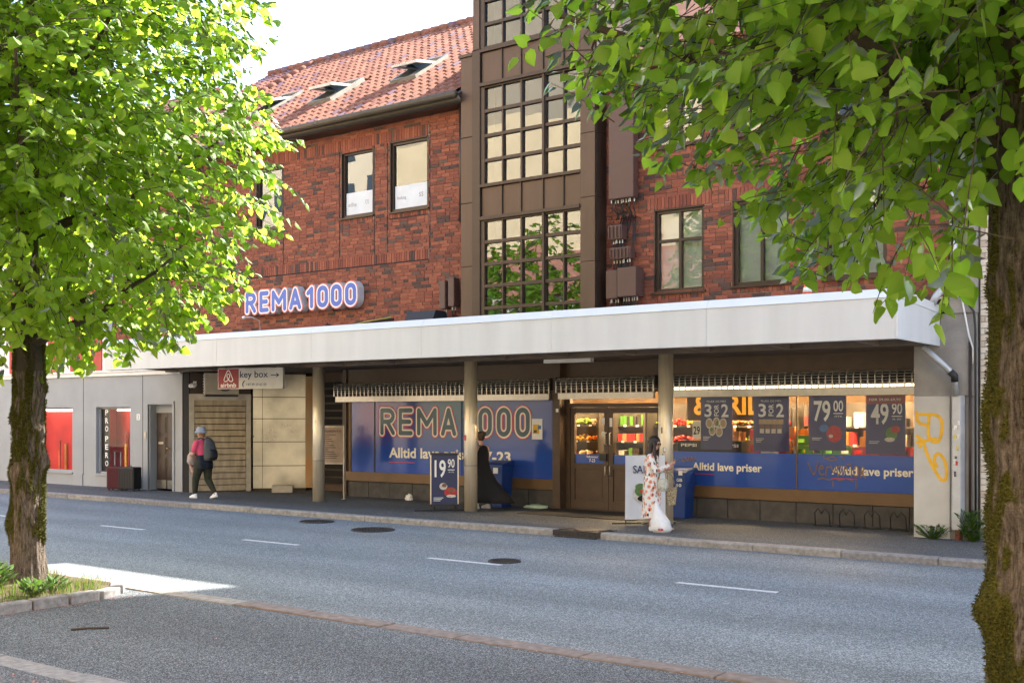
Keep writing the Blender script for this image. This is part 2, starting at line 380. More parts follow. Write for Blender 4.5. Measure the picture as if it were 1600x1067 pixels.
# planted island round the left tree
isl = MB(); cx0, cx1, cy0, cy1, rr = -14.2, -11.12, 5.2, 7.86, .5
loop = [(cx0, cy0), (cx1-.1, cy0), (cx1, cy0+.3), (cx1, cy1-rr)]+[(cx1-rr+rr*math.cos(a), cy1-rr+rr*math.sin(a)) for a in [R(15*i) for i in range(1, 7)]]+[(cx0, cy1)]
isl.prism([(x, y, -.01) for x, y in loop], (0, 0, .085))
island = isl.build('planting_bed', M['soil'], kind='structure')
path = [(cx1, cy0-.05), (cx1, 5.65), (cx1, 6.1), (cx1, 6.5), (cx1+.01, 6.92), (cx1-.01, 7.3), (cx1-.14, 7.62), (cx1-.42, 7.84)]
for a, b in zip(path[:-1], path[1:]):
    A, B = Vector((*a, 0)), Vector((*b, 0)); t = (B-A).normalized(); n = Vector((t.y, -t.x, 0)); h = random.uniform(.09, .12)
    MB().obox((A+B)/2+n*.045+Vector((0, 0, h/2-.02)), (t, n, (0, 0, 1)), (B-A).length/2-.012, .075, h/2+.02).build('edging_stone', M['granite_c'], island, bevel=.018)
# loose petals and grit along kerbs
pt = MB()
for i in range(900):
    k = random.random()
    if k < .4: x, y, z = random.uniform(-14, 0), 15.72-abs(random.gauss(0, .05)), .006
    elif k < .6: x, y, z = random.uniform(-9.5, -7), 4.56-abs(random.gauss(0, .18)), .126
    elif k < .75: x, y, z = cx1+.14+abs(random.gauss(0, .07)), random.uniform(5.4, 7.8), .006
    else: x, y, z = random.uniform(-14, 0), random.uniform(5.2, 8.2), .016
    s = random.uniform(.006, .018); a = random.uniform(0, 6.28); c_, s_ = math.cos(a)*s, math.sin(a)*s
    pt.add([(x-c_, y-s_, z), (x+s_*.6, y-c_*.6, z+.004), (x+c_, y+s_, z), (x-s_*.6, y+c_*.6, z+.003)], [(0,1,2,3)])
tag(pt.build('fallen_petals', mat('petals', (.46, .22, .19), .8, var=.3, scale=20), kind='stuff'), 'faded pink blossom petals and grit scattered along the kerbs', 'petals')
one('fallen_twig', M['bark_twig'], 'thin brown stick lying on the dark asphalt near the tree island', 'twig', (-9.55, 6.2, 0), lambda m: m.tube([(-9.66, 6.09, .012), (-9.58, 6.2, .016), (-9.45, 6.36, .012)], .011, 6))
def disc(m, x, y, r, z0, z1, n=28): m.tube([(x, y, z0), (x, y, z1)], r, n)
def manhole(x, y, r, label):
    t = thing('manhole_cover', label, 'manhole', (x, y, 0))
    mm = M['iron']
    m = MB(); m.tube([(x, y, -.02), (x, y, .006)], r, 32); m.build('lid', mm, t)
    m = MB()
    for i in range(-4, 5):
        for j in range(-4, 5):
            if math.hypot(i, j) < 4.3: m.box(x+i*r*.2-r*.06, x+i*r*.2+r*.06, y+j*r*.2-r*.06, y+j*r*.2+r*.06, .006, .011)
    m.build('tread_pattern', mm, t, kind='stuff')
    MB().tube([(x+(r+.02)*math.cos(R(a)), y+(r+.02)*math.sin(R(a)), .004) for a in range(0, 361, 12)], .018, 6, False).build('rim', mm, t)
M['iron'] = mat('cast_iron', (.045, .04, .038), .55, .5, var=.3, scale=20)
manhole(-13.77, 14.62, .36, 'round iron manhole cover in the road, larger one near the far kerb')
manhole(-9.32, 12.57, .20, 'small round iron cover in the road near the lane line')
manhole(-15.72, 15.12, .30, 'round iron grating at the road edge, leftmost of the covers')
t = thing('storm_drain', 'rusty iron storm drain set into the far kerb', 'drain', (-10.15, 15.75, 0))
box('frame', M['iron'], t, -10.62, -9.70, 15.70, 16.28, .02, .112)
for i in range(7): box('bar', M['iron'], t, -10.56+i*.125, -10.50+i*.125, 15.695, 15.72, .0, .09)
box('plate', M['iron'], t, -10.56, -9.76, 15.80, 16.22, .112, .120)
box('grate', M['iron'], t, -10.56, -9.76, 15.66, 15.695, -.01, .02)
# ------------------------------------------------------------------ walls with openings, laid brick by brick
WY = 18.3     # plane of the brick facade
def subtract(a, b, blocks):
    iv = [(a, b)]
    for p, q in blocks:
        nv = []
        for s, e in iv:
            if q <= s or p >= e: nv.append((s, e)); continue
            if p > s: nv.append((s, p))
            if q < e: nv.append((q, e))
        iv = nv
    return iv
def wall_cells(mb, x0, x1, z0, z1, y0, y1, ops):
    zs = sorted({z0, z1, *[min(max(o[2], z0), z1) for o in ops], *[min(max(o[3], z0), z1) for o in ops]})
    for a, b in zip(zs[:-1], zs[1:]):
        mid = (a+b)/2
        for s, e in subtract(x0, x1, [(o[0], o[1]) for o in ops if o[2] < mid < o[3]]): mb.box(s, e, y0, y1, a, b)
def lay(x0, x1, z0, z1, ops, bands, joints=(), L=.235, Hh=.075, g=.011):
    # returns bricks as (x0, x1, z0, z1); ops: holes, bands: (x0, x1, z0, z1) rows of upright bricks
    out = []; n = int((z1-z0)/Hh)
    for i in range(n):
        a = z0+i*Hh; mid = a+Hh/2
        blk = [(o[0], o[1]) for o in list(ops)+list(bands) if o[2] < mid < o[3]]+[(j[0]-.011, j[0]+.011) for j in joints if j[1] < mid < j[2]]
        x = x0-(L/2 if i % 2 else 0)-random.choice((0, .06, 0))
        while x < x1:
            l = L*.5 if random.random() < .12 else L
            for s, e in subtract(max(x, x0), min(x+l, x1), blk):
                if e-s > .035: out.append((s+g/2, e-g/2, a+g/2, a+Hh-g/2))
            x += l
    for bx0, bx1, bz0, bz1 in bands:
        x = bx0
        while x < bx1-.03:
            e = min(x+.075, bx1)
            if not any(o[0] < (x+e)/2 < o[1] and o[2] < (bz0+bz1)/2 < o[3] for o in ops): out.append((x+g/2, e-g/2, bz0+g/2, bz1-g/2))
            x += .075
    return out
def brick_unit(m):
    me = bpy.data.meshes.new('brick'); b = MB().box(-.5, .5, 0, 1, -.5, .5); me.from_pydata(b.v, [], b.f); me.materials.append(m); return me
def place_bricks(parent, bricks, y, mats, weights, pick, n_obj, yb=.016):
    org = org_of(parent); units = [brick_unit(m) for m in mats]
    sc = sorted(range(len(bricks)), key=lambda i: pick(bricks[i])); top = set(sc[:n_obj])
    mb = MB()
    for i, (a, b, c, d) in enumerate(bricks):
        k = random.choices(range(len(mats)), weights)[0]; yy = y-random.uniform(0, .006)
        if i in top: link('brick', units[k], parent, ((a+b)/2-org.x, yy-org.y, (c+d)/2-org.z), None, (b-a, yb, d-c))
        else: mb.mi = k; mb.box(a, b, yy, y+yb, c, d)
    if mb.f: mb.build('brickwork', mats, parent, kind='stuff')

bld = thing('brick_building', 'red brick building with tiled roof, bronze stair tower and supermarket at street level', 'building', (-14.0, 18.3, 0))
def window(parent, x0, x1, z0, z1, y, cols=1, rows=(1.0,), fw=.07, m=None, pane='pane', sill=True, inside='blind', bar=.05, dep=.09):
    m = m or M['bronze_d']; f = MB()
    f.box(x0, x0+fw, y+.05, y+.16, z0, z1); f.box(x1-fw, x1, y+.05, y+.16, z0, z1)
    f.box(x0+fw, x1-fw, y+.05, y+.16, z1-fw, z1); f.box(x0+fw, x1-fw, y+.05, y+.16, z0, z0+fw)
    f.box(x0-.005, x0+.02, y-.002, y+.05, z0, z1); f.box(x1-.02, x1+.005, y-.002, y+.05, z0, z1); f.box(x0, x1, y-.002, y+.05, z1-.02, z1+.005)
    win = f.build('window', m, parent)
    ix0, ix1, iz0, iz1 = x0+fw, x1-fw, z0+fw, z1-fw
    xe = [ix0+(ix1-ix0)*i/cols for i in range(cols+1)]; ze = [iz0]
    for r_ in rows: ze.append(ze[-1]+(iz1-iz0)*r_/sum(rows))
    for i in range(1, cols): box('mullion', m, win, xe[i]-bar/2, xe[i]+bar/2, y+.055, y+.15, iz0, iz1)
    for j in range(1, len(ze)-1): box('transom', m, win, ix0, ix1, y+.052, y+.147, ze[j]-bar/2, ze[j]+bar/2)
    for i in range(cols):
        for j in range(len(rows)):
            a0 = xe[i]+(bar/2 if i else 0); a1 = xe[i+1]-(bar/2 if i < cols-1 else 0); b0 = ze[j]+(bar/2 if j else 0); b1 = ze[j+1]-(bar/2 if j < len(rows)-1 else 0)
            tl = random.uniform(-.006, .006)
            MB().add([(a0, y+.10+tl, b0), (a1, y+.10-tl, b0), (a1, y+.10, b1), (a0, y+.10, b1)], [(0,1,2,3)]).build('pane', M[pane], win)
    if sill: box('sill', m, win, x0-.04, x1+.04, y-.05, y+.06, z0-.035, z0-.003)
    if inside: box('blind' if inside == 'blind' else 'room_lining', M[inside], win, x0+.02, x1-.02, y+.24, y+.26, z0, z1)
    return win
# ---- left wall
LX0, LX1, LZ0, LZ1 = -27.0, -14.40, 3.75, 8.62
WL = [(-21.14, -20.20, 6.55, 8.06), (-18.23, -17.23, 6.55, 8.06), (-16.73, -15.62, 6.53, 8.08)]
mb = MB(); wall_cells(mb, LX0, LX1, LZ0, LZ1, WY+.012, WY+.36, WL)
lw = mb.build('left_wall', M['mortar'], bld)
bandsL = [(-22.0, -15.6, 8.085, 8.34), (-22.0, -15.6, 5.42, 5.66)]+[(o[0], o[1], o[2]-.135, o[2]-.04) for o in WL]
jts = [(x, 5.66, 8.08) for x in (-20.16, -18.28, -17.19, -16.80, -15.57)]
bl = lay(LX0, LX1, LZ0, LZ1, WL, bandsL, jts)
place_bricks(lw, bl, WY, BR, (46, 24, 16, 9, 5), lambda b: (abs(b[0]+15.6)+abs(b[2]-6.2)*1.3), 110)
jm = MB()
for x, a, b_ in jts: jm.box(x-.011, x+.011, WY+.002, WY+.013, a, b_)
jm.box(-22.0, -15.57, WY-.001, WY+.013, 5.402, 5.424)  # painted shadow line below the upright brick band, not a joint
for o in WL: jm.box(o[0], o[1], WY-.001, WY+.013, o[2]-.155, o[2]-.137)  # dark strips paint the shade of recessed panels that are not modelled
jm.build('joints_and_shadow_lines', M['dark'], lw, kind='stuff')
for i, o in enumerate(WL):
    wn_ = window(bld, *o, WY, 1, (1,), inside='dark')
    if i:
        x0, x1 = o[0]+.085, o[1]-.085
        box('frosted_film', mat('frosted_film', (.66, .70, .74), .6, var=.05), wn_, x0, x1, WY+.087, WY+.092, o[2]+.08, o[2]+.58)
        tx = ('edhe', 'OS') if i == 1 else ('looking', 'ss')
        gm = M['film_txt'] = mat('film_lettering', (.30, .30, .32), .7, var=0)
        text('lettering', tx[0], gm, wn_, x0+.06, x0+.32, o[2]+.26, o[2]+.36, WY+.084); text('lettering', tx[1], gm, wn_, x1-.24, x1-.12, o[2]+.28, o[2]+.38, WY+.084)
# ---- right wall
RX0, RX1 = -11.14, -4.82
WR = [(-10.10, -9.08, 4.32, 5.86), (-8.52, -7.46, 4.34, 5.86), (-6.84, -5.80, 4.34, 5.86)]
WR2 = [(a, b, 7.0, 8.4) for a, b, _, _ in WR]
mb = MB(); wall_cells(mb, RX0, RX1, LZ0, LZ1, WY+.012, WY+.36, WR+WR2)
rw = mb.build('right_wall', M['mortar'], bld)
bandsR = [(o[0]-.15, o[1]+.15, o[3]+.005, o[3]+.245) for o in WR+WR2]+[(o[0], o[1], o[2]-.135, o[2]-.04) for o in WR+WR2]
br = lay(RX0, RX1, LZ0, LZ1, WR+WR2, bandsR)
place_bricks(rw, br, WY, BR, (42, 24, 18, 11, 5), lambda b: (abs(b[2]-4.6)*2+(0 if b[0] > -10.9 else 3)+abs(b[0]+7.5)*.1), 185)
for i, o in enumerate(WR): window(bld, *o, WY, 2, (1.0,) if i else (1.75, 1.0), inside='blind', pane='pane_r')
for o in WR2: window(bld, *o, WY, 2, (1.75, 1.0), inside='dark')
# ---- bulk of the building behind the facades, floor over the shop
bulk = MB(); bulk.box(LX0, LX1, 18.7, 24, 3.3, 8.6); bulk.box(RX0, RX1, 18.7, 24, 3.3, 8.6); bulk.box(-14.4, -11.14, 18.9, 24, 3.3, 12.3)
bulk.box(LX0, RX1, 18.32, 18.7, 3.3, 3.74)
bulk.build('core', M['dark'], bld)
# ---- roof
RP = R(33.7); RU = Vector((0, math.cos(RP), math.sin(RP))); RN = Vector((0, -math.sin(RP), math.cos(RP))); RE = Vector((0, 17.80, 8.68))
def roofpt(x, u, n): p = RE+RU*u+RN*n; return Vector((x, p.y, p.z))
RL = 7.42
def slab(m, x0, x1):
    m.prism([roofpt(x0, 0, -.02), roofpt(x0, RL, -.02), Vector((x0, 30.2, roofpt(x0, 0, 0).z)), Vector((x0, 30.2, 8.5)), Vector((x0, 17.95, 8.5))], (x1-x0, 0, 0))
m = MB(); slab(m, LX0, LX1+.01); roof = m.build('roof', M['bronze_d'], bld)
m = MB(); slab(m, RX0, RX1); roof2 = m.build('right_roof', TL[1], bld)
TWD, TEX = .24, .34
prof = [(0, .012), (.12, .042), (.25, .052), (.38, .042), (.5, .014), (.68, -.004), (.85, -.004), (1.04, .014)]
def tile_mesh(m):
    b = MB(); n = len(prof)
    V = [(u*TWD, 0, z+.022) for u, z in prof]+[(u*TWD, TEX+.05, z-.004) for u, z in prof]+[(u*TWD, .002, z-.004) for u, z in prof]
    b.add(V, [(i, i+1, n+i+1, n+i) for i in range(n-1)]+[(2*n+i, 2*n+i+1, i+1, i) for i in range(n-1)])
    me = bpy.data.meshes.new('roof_tile'); me.from_pydata(b.v, [], b.f); me.materials.append(m); return me, b
tms = [tile_mesh(m) for m in TL]; rot_roof = (RP, 0, 0); org = org_of(roof)
stuff = MB(); nobj = 0
SKY = [(-25.6, 2.9), (-22.75, 2.05), (-20.30, 1.75), (-17.75, 2.0), (-15.25, 1.75)]
for r_ in range(int(RL/TEX)+1):
    for c in range(int((LX1-LX0)/TWD)):
        x = LX0+c*TWD; u = r_*TEX
        if u+TEX > RL+.1: continue
        if any(s-.08 < x+TWD/2 < s+.88 and v0-.05 < u+TEX/2 < v0+1.5 for s, v0 in SKY): continue
        k = random.choices((0, 1, 2), (64, 30, 6))[0]
        if (c < 10 and r_ > 14 and random.random() < .3): k = 2
        p = roofpt(x, u, random.uniform(0, .006))
        if r_ < 13 and c >= 26 and nobj < 298: 
            link('roof_tile', tms[k][0], roof, p-org, (RP+random.uniform(-.012, .012), 0, random.uniform(-.008, .008))); nobj += 1
        else:
            stuff.mi = k; b = tms[k][1]; stuff.add([p+Vector((a, 0, 0))+RU*bb+RN*cc for a, bb, cc in b.v], b.f)
stuff.build('tiling', TL, roof, kind='stuff')
for k in range(20):
    m = MB(); m.tube([roofpt(-24.95, .1+k*.36, .07), roofpt(-24.95, .1+k*.36+.40, .045)], [.115, .095], 10); m.build('verge_tile', TL[k % 2], roof, True)
x = LX0
while x < LX1:
    m = MB(); a0, a1 = roofpt(x, RL, .05), roofpt(x+.34, RL, .035); m.tube([a0, a1], [.125, .11], 10); m.build('ridge_tile', random.choice([TL[1], TL[2]]), roof, True); x += .32
m = MB(); m.tube([(LX0, 17.74, 8.64), (LX1, 17.74, 8.64)], .075, 12); m.box(LX0, LX1, 17.80, 18.28, 8.52, 8.64)
for i in range(10): m.tube([(LX0+.5+i*.9, 17.74, 8.64), (LX0+.53+i*.9, 17.74, 8.64)], .085, 12)
m.build('gutter', mat('gutter_brown', (.11, .085, .055), .5, .2), bld, True)
for i, (sx, u0) in enumerate(SKY):
    fr = MB(); ax = (Vector((1, 0, 0)), RU, RN)
    for (a0, a1, b0, b1) in ((0, .06, 0, 1.42), (.74, .80, 0, 1.42), (.06, .74, 0, .06), (.06, .74, 1.36, 1.42)):
        fr.obox(roofpt(sx+(a0+a1)/2, u0+(b0+b1)/2, .06), ax, (a1-a0)/2, (b1-b0)/2, .06)
    sk = fr.build('skylight', mat('skylight_frame', (.24, .22, .18), .5, .3), bld)
    MB().obox(roofpt(sx+.4, u0+.71, .0), ax, .35, .66, .006).build('room_lining', mat('lining', (.75, .70, .60), .7), sk)
    ang = (.2, .28, .42, .40, .2)[i]; c = roofpt(sx+.4, u0+.85, .12); U2 = RU*math.cos(ang)-RN*math.sin(-ang)*-1; U2 = (RU*math.cos(ang)+RN*(-math.sin(ang)) ).normalized(); N2 = Vector((1, 0, 0)).cross(U2)
    ss = MB(); ax2 = (Vector((1, 0, 0)), U2, N2)
    for (a, b, ha, hb) in ((-.36, 0, .03, .66), (.36, 0, .03, .66), (0, -.63, .33, .03), (0, .63, .33, .03)): ss.obox(c+ax2[0]*a+U2*b, ax2, ha, hb, .03)
    ss.build('sash', mat('sash_white', (.60, .56, .50), .6), sk); MB().obox(c, ax2, .33, .60, .008).build('pane', M['pane'], sk)
# downpipe between left wall and tower
m = MB(); m.tube([(-14.62, 18.2, 8.55), (-14.62, 18.2, 6.1)], .05, 10); m.build('downpipe', M['bronze_d'], bld, True)
# ---- stair tower
TY = 17.9; tw = MB()
tw.box(-14.08, -13.90, TY+.02, 18.9, 3.75, 12.3); tw.box(-11.48, -11.145, TY+.03, 18.9, 3.75, 12.3); tw.box(-13.90, -11.48, TY+.18, TY+.2, 12.2, 12.3)
tw.box(-14.40, -14.08, TY+.05, 18.9, 3.75, 9.42); tw.box(-14.10, -13.9, TY-.0, TY+.02, 3.75, 9.5)
tower = tw.build('stair_tower', M['bronze_d'], bld)
for z0, z1 in ((3.76, 5.1), (5.11, 6.4), (6.41, 7.75), (7.76, 9.40)):
    box('cladding_panel', M['bronze'], tower, -14.405, -14.115, TY+.02, TY+.046, z0, z1-.01)
box('cladding_panel', M['bronze'], tower, -14.45, -14.10, TY-.01, TY+.3, 9.40, 9.46)
for z0, z1 in ((9.48, 10.8), (10.81, 12.1)): box('cladding_panel', M['bronze'], tower, -14.075, -13.915, TY+.0, TY+.016, z0, z1)
for k in range(7):
    z0 = 3.76+k*1.22; box('cladding_panel', M['bronze'], tower, -11.47, -11.15, TY+.0, TY+.026, z0, z0+1.208); box('side_panel', M['bronze_d'], tower, -11.142, -11.13, TY+.04, 18.29, z0, z0+1.208)
CX = [(-13.80, -13.36), (-13.33, -12.90), (-12.86, -12.38), (-12.30, -11.89), (-11.86, -11.49)]
for z0, z1 in ((6.06, 6.70), (8.77, 9.44)):
    e = [-13.89, -13.36, -12.89, -12.36, -11.88, -11.48]
    for a, b in zip(e[:-1], e[1:]):
        box('spandrel_panel', M['bronze'], tower, a+.012, b-.012, TY+.05, TY+.1, z0+.03, z1-.03); box('standing_seam', M['bronze_d'], tower, b-.014, b+.010, TY+.02, TY+.1, z0+.02, z1-.02)
    box('ledge', M['bronze_d'], tower, -13.9, -11.48, TY-.03, TY+.14, z0-.05, z0+.02); box('ledge', M['bronze_d'], tower, -13.9, -11.48, TY-.01, TY+.14, z1-.02, z1+.04)
for z0, z1, nr in ((3.78, 6.01, 4.5), (6.72, 8.72, 4), (9.50, 11.9, 5)):
    nr = int(nr+.5); hz = (z1-z0)/nr; fr = MB()
    for k in range(nr+1): fr.box(-13.9, -11.48, TY+.03, TY+.12, z0+k*hz-.032, z0+k*hz+.032)
    for a, b in zip([-13.9]+[c[1] for c in CX], [c[0] for c in CX]+[-11.48]): fr.box(a, b, TY+.026, TY+.125, z0, z1)
    fr.box(-12.365, -12.315, TY+.0, TY+.026, z0, z1)
    fr.build('window_grid', M['bronze_d'], tower)
    for (a, b) in CX:
        for k in range(nr):
            t1, t2 = random.uniform(-.005, .005), random.uniform(-.004, .004)
            MB().add([(a, TY+.08+t1, z0+k*hz+.03), (b, TY+.08-t1, z0+k*hz+.03), (b, TY+.08-t1+t2, z0+(k+1)*hz-.03), (a, TY+.08+t1+t2, z0+(k+1)*hz-.03)], [(0,1,2,3)]).build('pane', M['pane'], tower)
box('room_lining', M['dark'], tower, -13.9, -11.48, TY+.5, TY+.52, 3.75, 12.2)
# ------------------------------------------------------------------ glyphs of the logo lettering (height 1)
def arc(cx, cy, rx, ry, a0, a1, n=10): return [(cx+rx*math.cos(R(a0+(a1-a0)*i/n)), cy+ry*math.sin(R(a0+(a1-a0)*i/n))) for i in range(n+1)]
GL = {'R': ([[(0,0),(0,1)]+arc(.30,.75,.25,.25,90,-90)+[(0,.5)], [(.26,.5),(.56,0)]], .56),
      'E': ([[(.48,1),(0,1),(0,0),(.48,0)], [(0,.5),(.42,.5)]], .48),
      'M': ([[(0,0),(0,1),(.38,.38),(.76,1),(.76,0)]], .76),
      'A': ([[(0,0),(.31,1),(.62,0)], [(.11,.27),(.51,.27)]], .62),
      '1': ([[(0,.76),(.22,1),(.22,0)]], .22),
      '0': ([arc(.25,.72,.25,.28,0,180)+arc(.25,.28,.25,.28,180,360)+[(.5,.72)]], .50)}
def glyph(ch, x0, x1, z0, z1):
    st, wd = GL[ch]; sx = (x1-x0)/wd; sz = z1-z0
    return [[(x0+u*sx, z0+v*sz) for u, v in s] for s in st]
# ------------------------------------------------------------------ shop front
SY = 19.5
base = MB(); base.box(-19.2, -13.05, SY+.05, SY+.3, .08, .48); base.box(-10.5, -5.36, SY+.05, SY+.3, .08, .48)
bw = base.build('base_wall', M['mortar'], bld)
for X0, X1 in ((-19.2, -13.05), (-10.5, -5.37)):
    x = X0
    while x < X1-.05:
        e = min(x+random.uniform(.62, .72), X1); box('stone_block', M['stone_d'], bw, x+.006, e-.006, SY+.0-random.uniform(0, .008), SY+.1, .09, .47, bevel=.008); x = e
for X0, X1 in ((-19.2, -13.05), (-10.5, -5.37)): box('window_sill', M['brown_l'], bld, X0, X1, SY-.06, SY+.2, .485, .70)
hd = MB(); hd.box(-19.2, -5.37, SY-.02, SY+.2, 2.52, 3.16); hd.build('head_board', M['brown'], bld)
box('shop_side_wall', M['brown'], bld, -19.32, -19.2, SY-.06, 21.0, .09, 3.16)
# film printed with the logo and a soft change from purple through teal to blue
fm = bpy.data.materials.new('logo_film'); fm.use_nodes = True; nt = fm.node_tree; b = nt.nodes['Principled BSDF']; b.inputs['Roughness'].default_value = .16; b.inputs['Specular IOR Level'].default_value = .35; b.inputs['Coat Weight'].default_value = .12; b.inputs['Coat Roughness'].default_value = .03
tc = nt.nodes.new('ShaderNodeTexCoord'); sx = nt.nodes.new('ShaderNodeSeparateXYZ'); nt.links.new(tc.outputs['Object'], sx.inputs[0])
def ramp_of(sock, lo, hi, stops):
    mr = nt.nodes.new('ShaderNodeMapRange'); mr.inputs['From Min'].default_value = lo; mr.inputs['From Max'].default_value = hi; nt.links.new(sock, mr.inputs['Value'])
    cr = nt.nodes.new('ShaderNodeValToRGB'); e = cr.color_ramp.elements; e[0].position, e[0].color = stops[0][0], (*stops[0][1], 1); e[1].position, e[1].color = stops[-1][0], (*stops[-1][1], 1)
    for p, c in stops[1:-1]: k = e.new(p); k.color = (*c, 1)
    nt.links.new(mr.outputs[0], cr.inputs[0]); return cr.outputs[0]
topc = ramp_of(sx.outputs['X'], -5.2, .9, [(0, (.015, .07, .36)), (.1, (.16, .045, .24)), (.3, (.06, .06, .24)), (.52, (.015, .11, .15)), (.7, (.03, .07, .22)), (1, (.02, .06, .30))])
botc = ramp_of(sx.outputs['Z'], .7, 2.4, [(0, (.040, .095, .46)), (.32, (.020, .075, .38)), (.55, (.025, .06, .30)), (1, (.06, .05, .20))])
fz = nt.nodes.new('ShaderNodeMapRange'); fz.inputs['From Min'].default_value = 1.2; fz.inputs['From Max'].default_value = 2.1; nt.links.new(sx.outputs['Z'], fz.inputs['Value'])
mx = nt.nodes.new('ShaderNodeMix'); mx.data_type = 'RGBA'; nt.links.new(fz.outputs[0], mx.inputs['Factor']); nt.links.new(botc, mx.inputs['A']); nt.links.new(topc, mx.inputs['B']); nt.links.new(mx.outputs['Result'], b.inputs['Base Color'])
M['blue'] = mat('blue_film', (.024, .085, .42), .2, var=.10, scale=.8, coat=.12, spec=.35)
M['teal'] = mat('letter_fill', (.020, .060, .085), .3, var=.2, scale=1.5)
w1 = MB(); w1.box(-19.2, -13.05, SY-.01, SY+.06, 2.38, 2.52); w1.box(-19.2, -19.10, SY-.01, SY+.06, .70, 2.38); w1.box(-13.1, -13.05, SY-.01, SY+.06, .70, 2.38)
w1 = w1.build('shop_window', M['brown_l'], bld, bevel=.004)
xs = [-19.10, -18.32, -15.66, -13.1]
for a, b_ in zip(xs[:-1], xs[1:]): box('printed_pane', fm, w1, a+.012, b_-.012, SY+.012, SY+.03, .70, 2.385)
for x in xs[1:-1]: box('mullion', M['black'], w1, x-.012, x+.012, SY+.0, SY+.03, .70, 2.385)
for ch, a, b_ in (('R', -18.08, -17.72), ('E', -17.50, -17.17), ('M', -16.93, -16.44), ('A', -16.21, -15.87), ('1', -15.50, -15.34), ('0', -15.13, -14.86), ('0', -14.62, -14.35), ('0', -14.11, -13.84)):
    st = glyph(ch, a, b_, 1.64, 2.17); bd = (a-.14, b_+.14, 1.5, 2.32)
    lt = plate('letter', M['print_r'], w1, sd_strokes(st, .108), bd, .012, (0, SY+.009, 0))
    plate('letter_outline', M['cream'], lt, sd_strokes(st, .086), bd, .012, (0, SY+.006, 0)); plate('letter_fill', M['teal'], lt, sd_strokes(st, .052), bd, .012, (0, SY+.003, 0))
text('lettering', 'Alltid lave priser', M['cream'], w1, -17.86, -15.25, .985, 1.30, SY+.008, bold=.028)
text('lettering', '7-23', M['cream'], w1, -15.0, -14.30, 1.02, 1.26, SY+.008, bold=.03)
box('underline', M['print_r'], w1, -17.86, -17.06, SY+.004, SY+.010, .945, .965)
nb = one('paper_notice', M['white'], 'small white paper notice with yellow picture taped on the blue window', 'notice', (-13.6, SY, 1.5), lambda m: m.box(-13.73, -13.46, SY+.002, SY+.008, 1.54, 1.98))
for nm, c, bx in (('picture', (.70, .42, .04), (-13.70, -13.54, 1.66, 1.86)), ('picture', (.05, .16, .40), (-13.57, -13.49, 1.76, 1.84)), ('picture', (.10, .08, .05), (-13.68, -13.60, 1.68, 1.74))):
    box(nm, mat('notice_print', c, .6), nb, bx[0], bx[1], SY-.001-.001*random.random(), SY+.004, bx[2], bx[3])
# right shop window
w2 = MB(); w2.box(-10.5, -5.37, SY-.01, SY+.06, 2.40, 2.52); w2.box(-10.5, -10.40, SY-.01, SY+.06, .70, 2.4); w2.box(-5.45, -5.37, SY-.01, SY+.06, .70, 2.4)
w2 = w2.build('shop_window', M['brown_l'], bld, bevel=.004)
for a, b_ in ((-10.40, -7.82), (-7.80, -5.45)):
    box('printed_pane', M['blue'], w2, a+.005, b_-.005, SY+.012, SY+.028, .70, 1.35)
    MB().add([(a, SY+.02, 1.35), (b_, SY+.02, 1.35), (b_, SY+.02, 2.4), (a, SY+.02, 2.4)], [(0,1,2,3)]).build('pane', M['pane_c'], w2)
box('mullion', M['brown_l'], w2, -7.822, -7.798, SY+.0, SY+.04, .70, 2.4)
for a, c in ((-9.93, -8.49), (-7.16, -5.72)):
    text('lettering', 'Alltid lave priser', M['cream'], w2, a, c, .945, 1.145, SY+.008, bold=.028); box('underline', M['print_r'], w2, a, a+.46, SY+.004, SY+.010, .918, .932)
# spray tags on the blue film
M['spray'] = mat('brown_spray', (.22, .13, .06), .6, var=.3, scale=20)
def chaikin(s):
    for _ in range(2):
        q = [s[0]]
        for a, b in zip(s[:-1], s[1:]): q += [(a[0]*.75+b[0]*.25, a[1]*.75+b[1]*.25), (a[0]*.25+b[0]*.75, a[1]*.25+b[1]*.75)]
        s = q+[s[-1]]
    return s
def tagline(parent, name, m, strokes, hw, y, res=.012, **k):
    strokes = [chaikin(s) for s in strokes]
    P = [p for s in strokes for p in s]; bd = (min(p[0] for p in P)-hw*2, max(p[0] for p in P)+hw*2, min(p[1] for p in P)-hw*2, max(p[1] for p in P)+hw*2)
    return plate(name, m, parent, sd_strokes(strokes, hw), bd, res, (0, y, 0), **k)
gx, gz = -7.6, .9
sp = [[(0,.30),(.08,.12),(.13,.06),(.2,.32)], [(.22,.18),(.32,.2),(.28,.27),(.22,.2),(.24,.08),(.33,.1)], [(.36,.06),(.37,.24),(.44,.22)], [(.46,.25),(.52,.08),(.56,.26)], [(.60,.07),(.57,.2),(.64,.27),(.68,.16),(.6,.07)], [(.70,.07),(.74,.3),(.80,.12)], [(.78,.28),(.86,.28),(.86,.06)], arc(.95,.16,.05,.1,0,360), [(1.04,.05),(1.05,.26),(1.12,.22),(1.05,.14),(1.13,.05)],
      [(.36,.38),(.5,.42),(.6,.37),(.46,.34),(.36,.38)], [(.3,.44),(.34,.38)], [(.66,.42),(.72,.37)], [(.2,.0),(.3,.03),(.42,-.01),(.52,.03),(.64,-.01),(.76,.03),(.9,-.01)], [(.5,-.02),(.5,-.12)], [(.95,.0),(.95,-.14)]]
tagline(w2, 'spray_tag', M['spray'], [[(gx+u*.93, gz+v) for u, v in s] for s in sp], .011, SY+.0055)
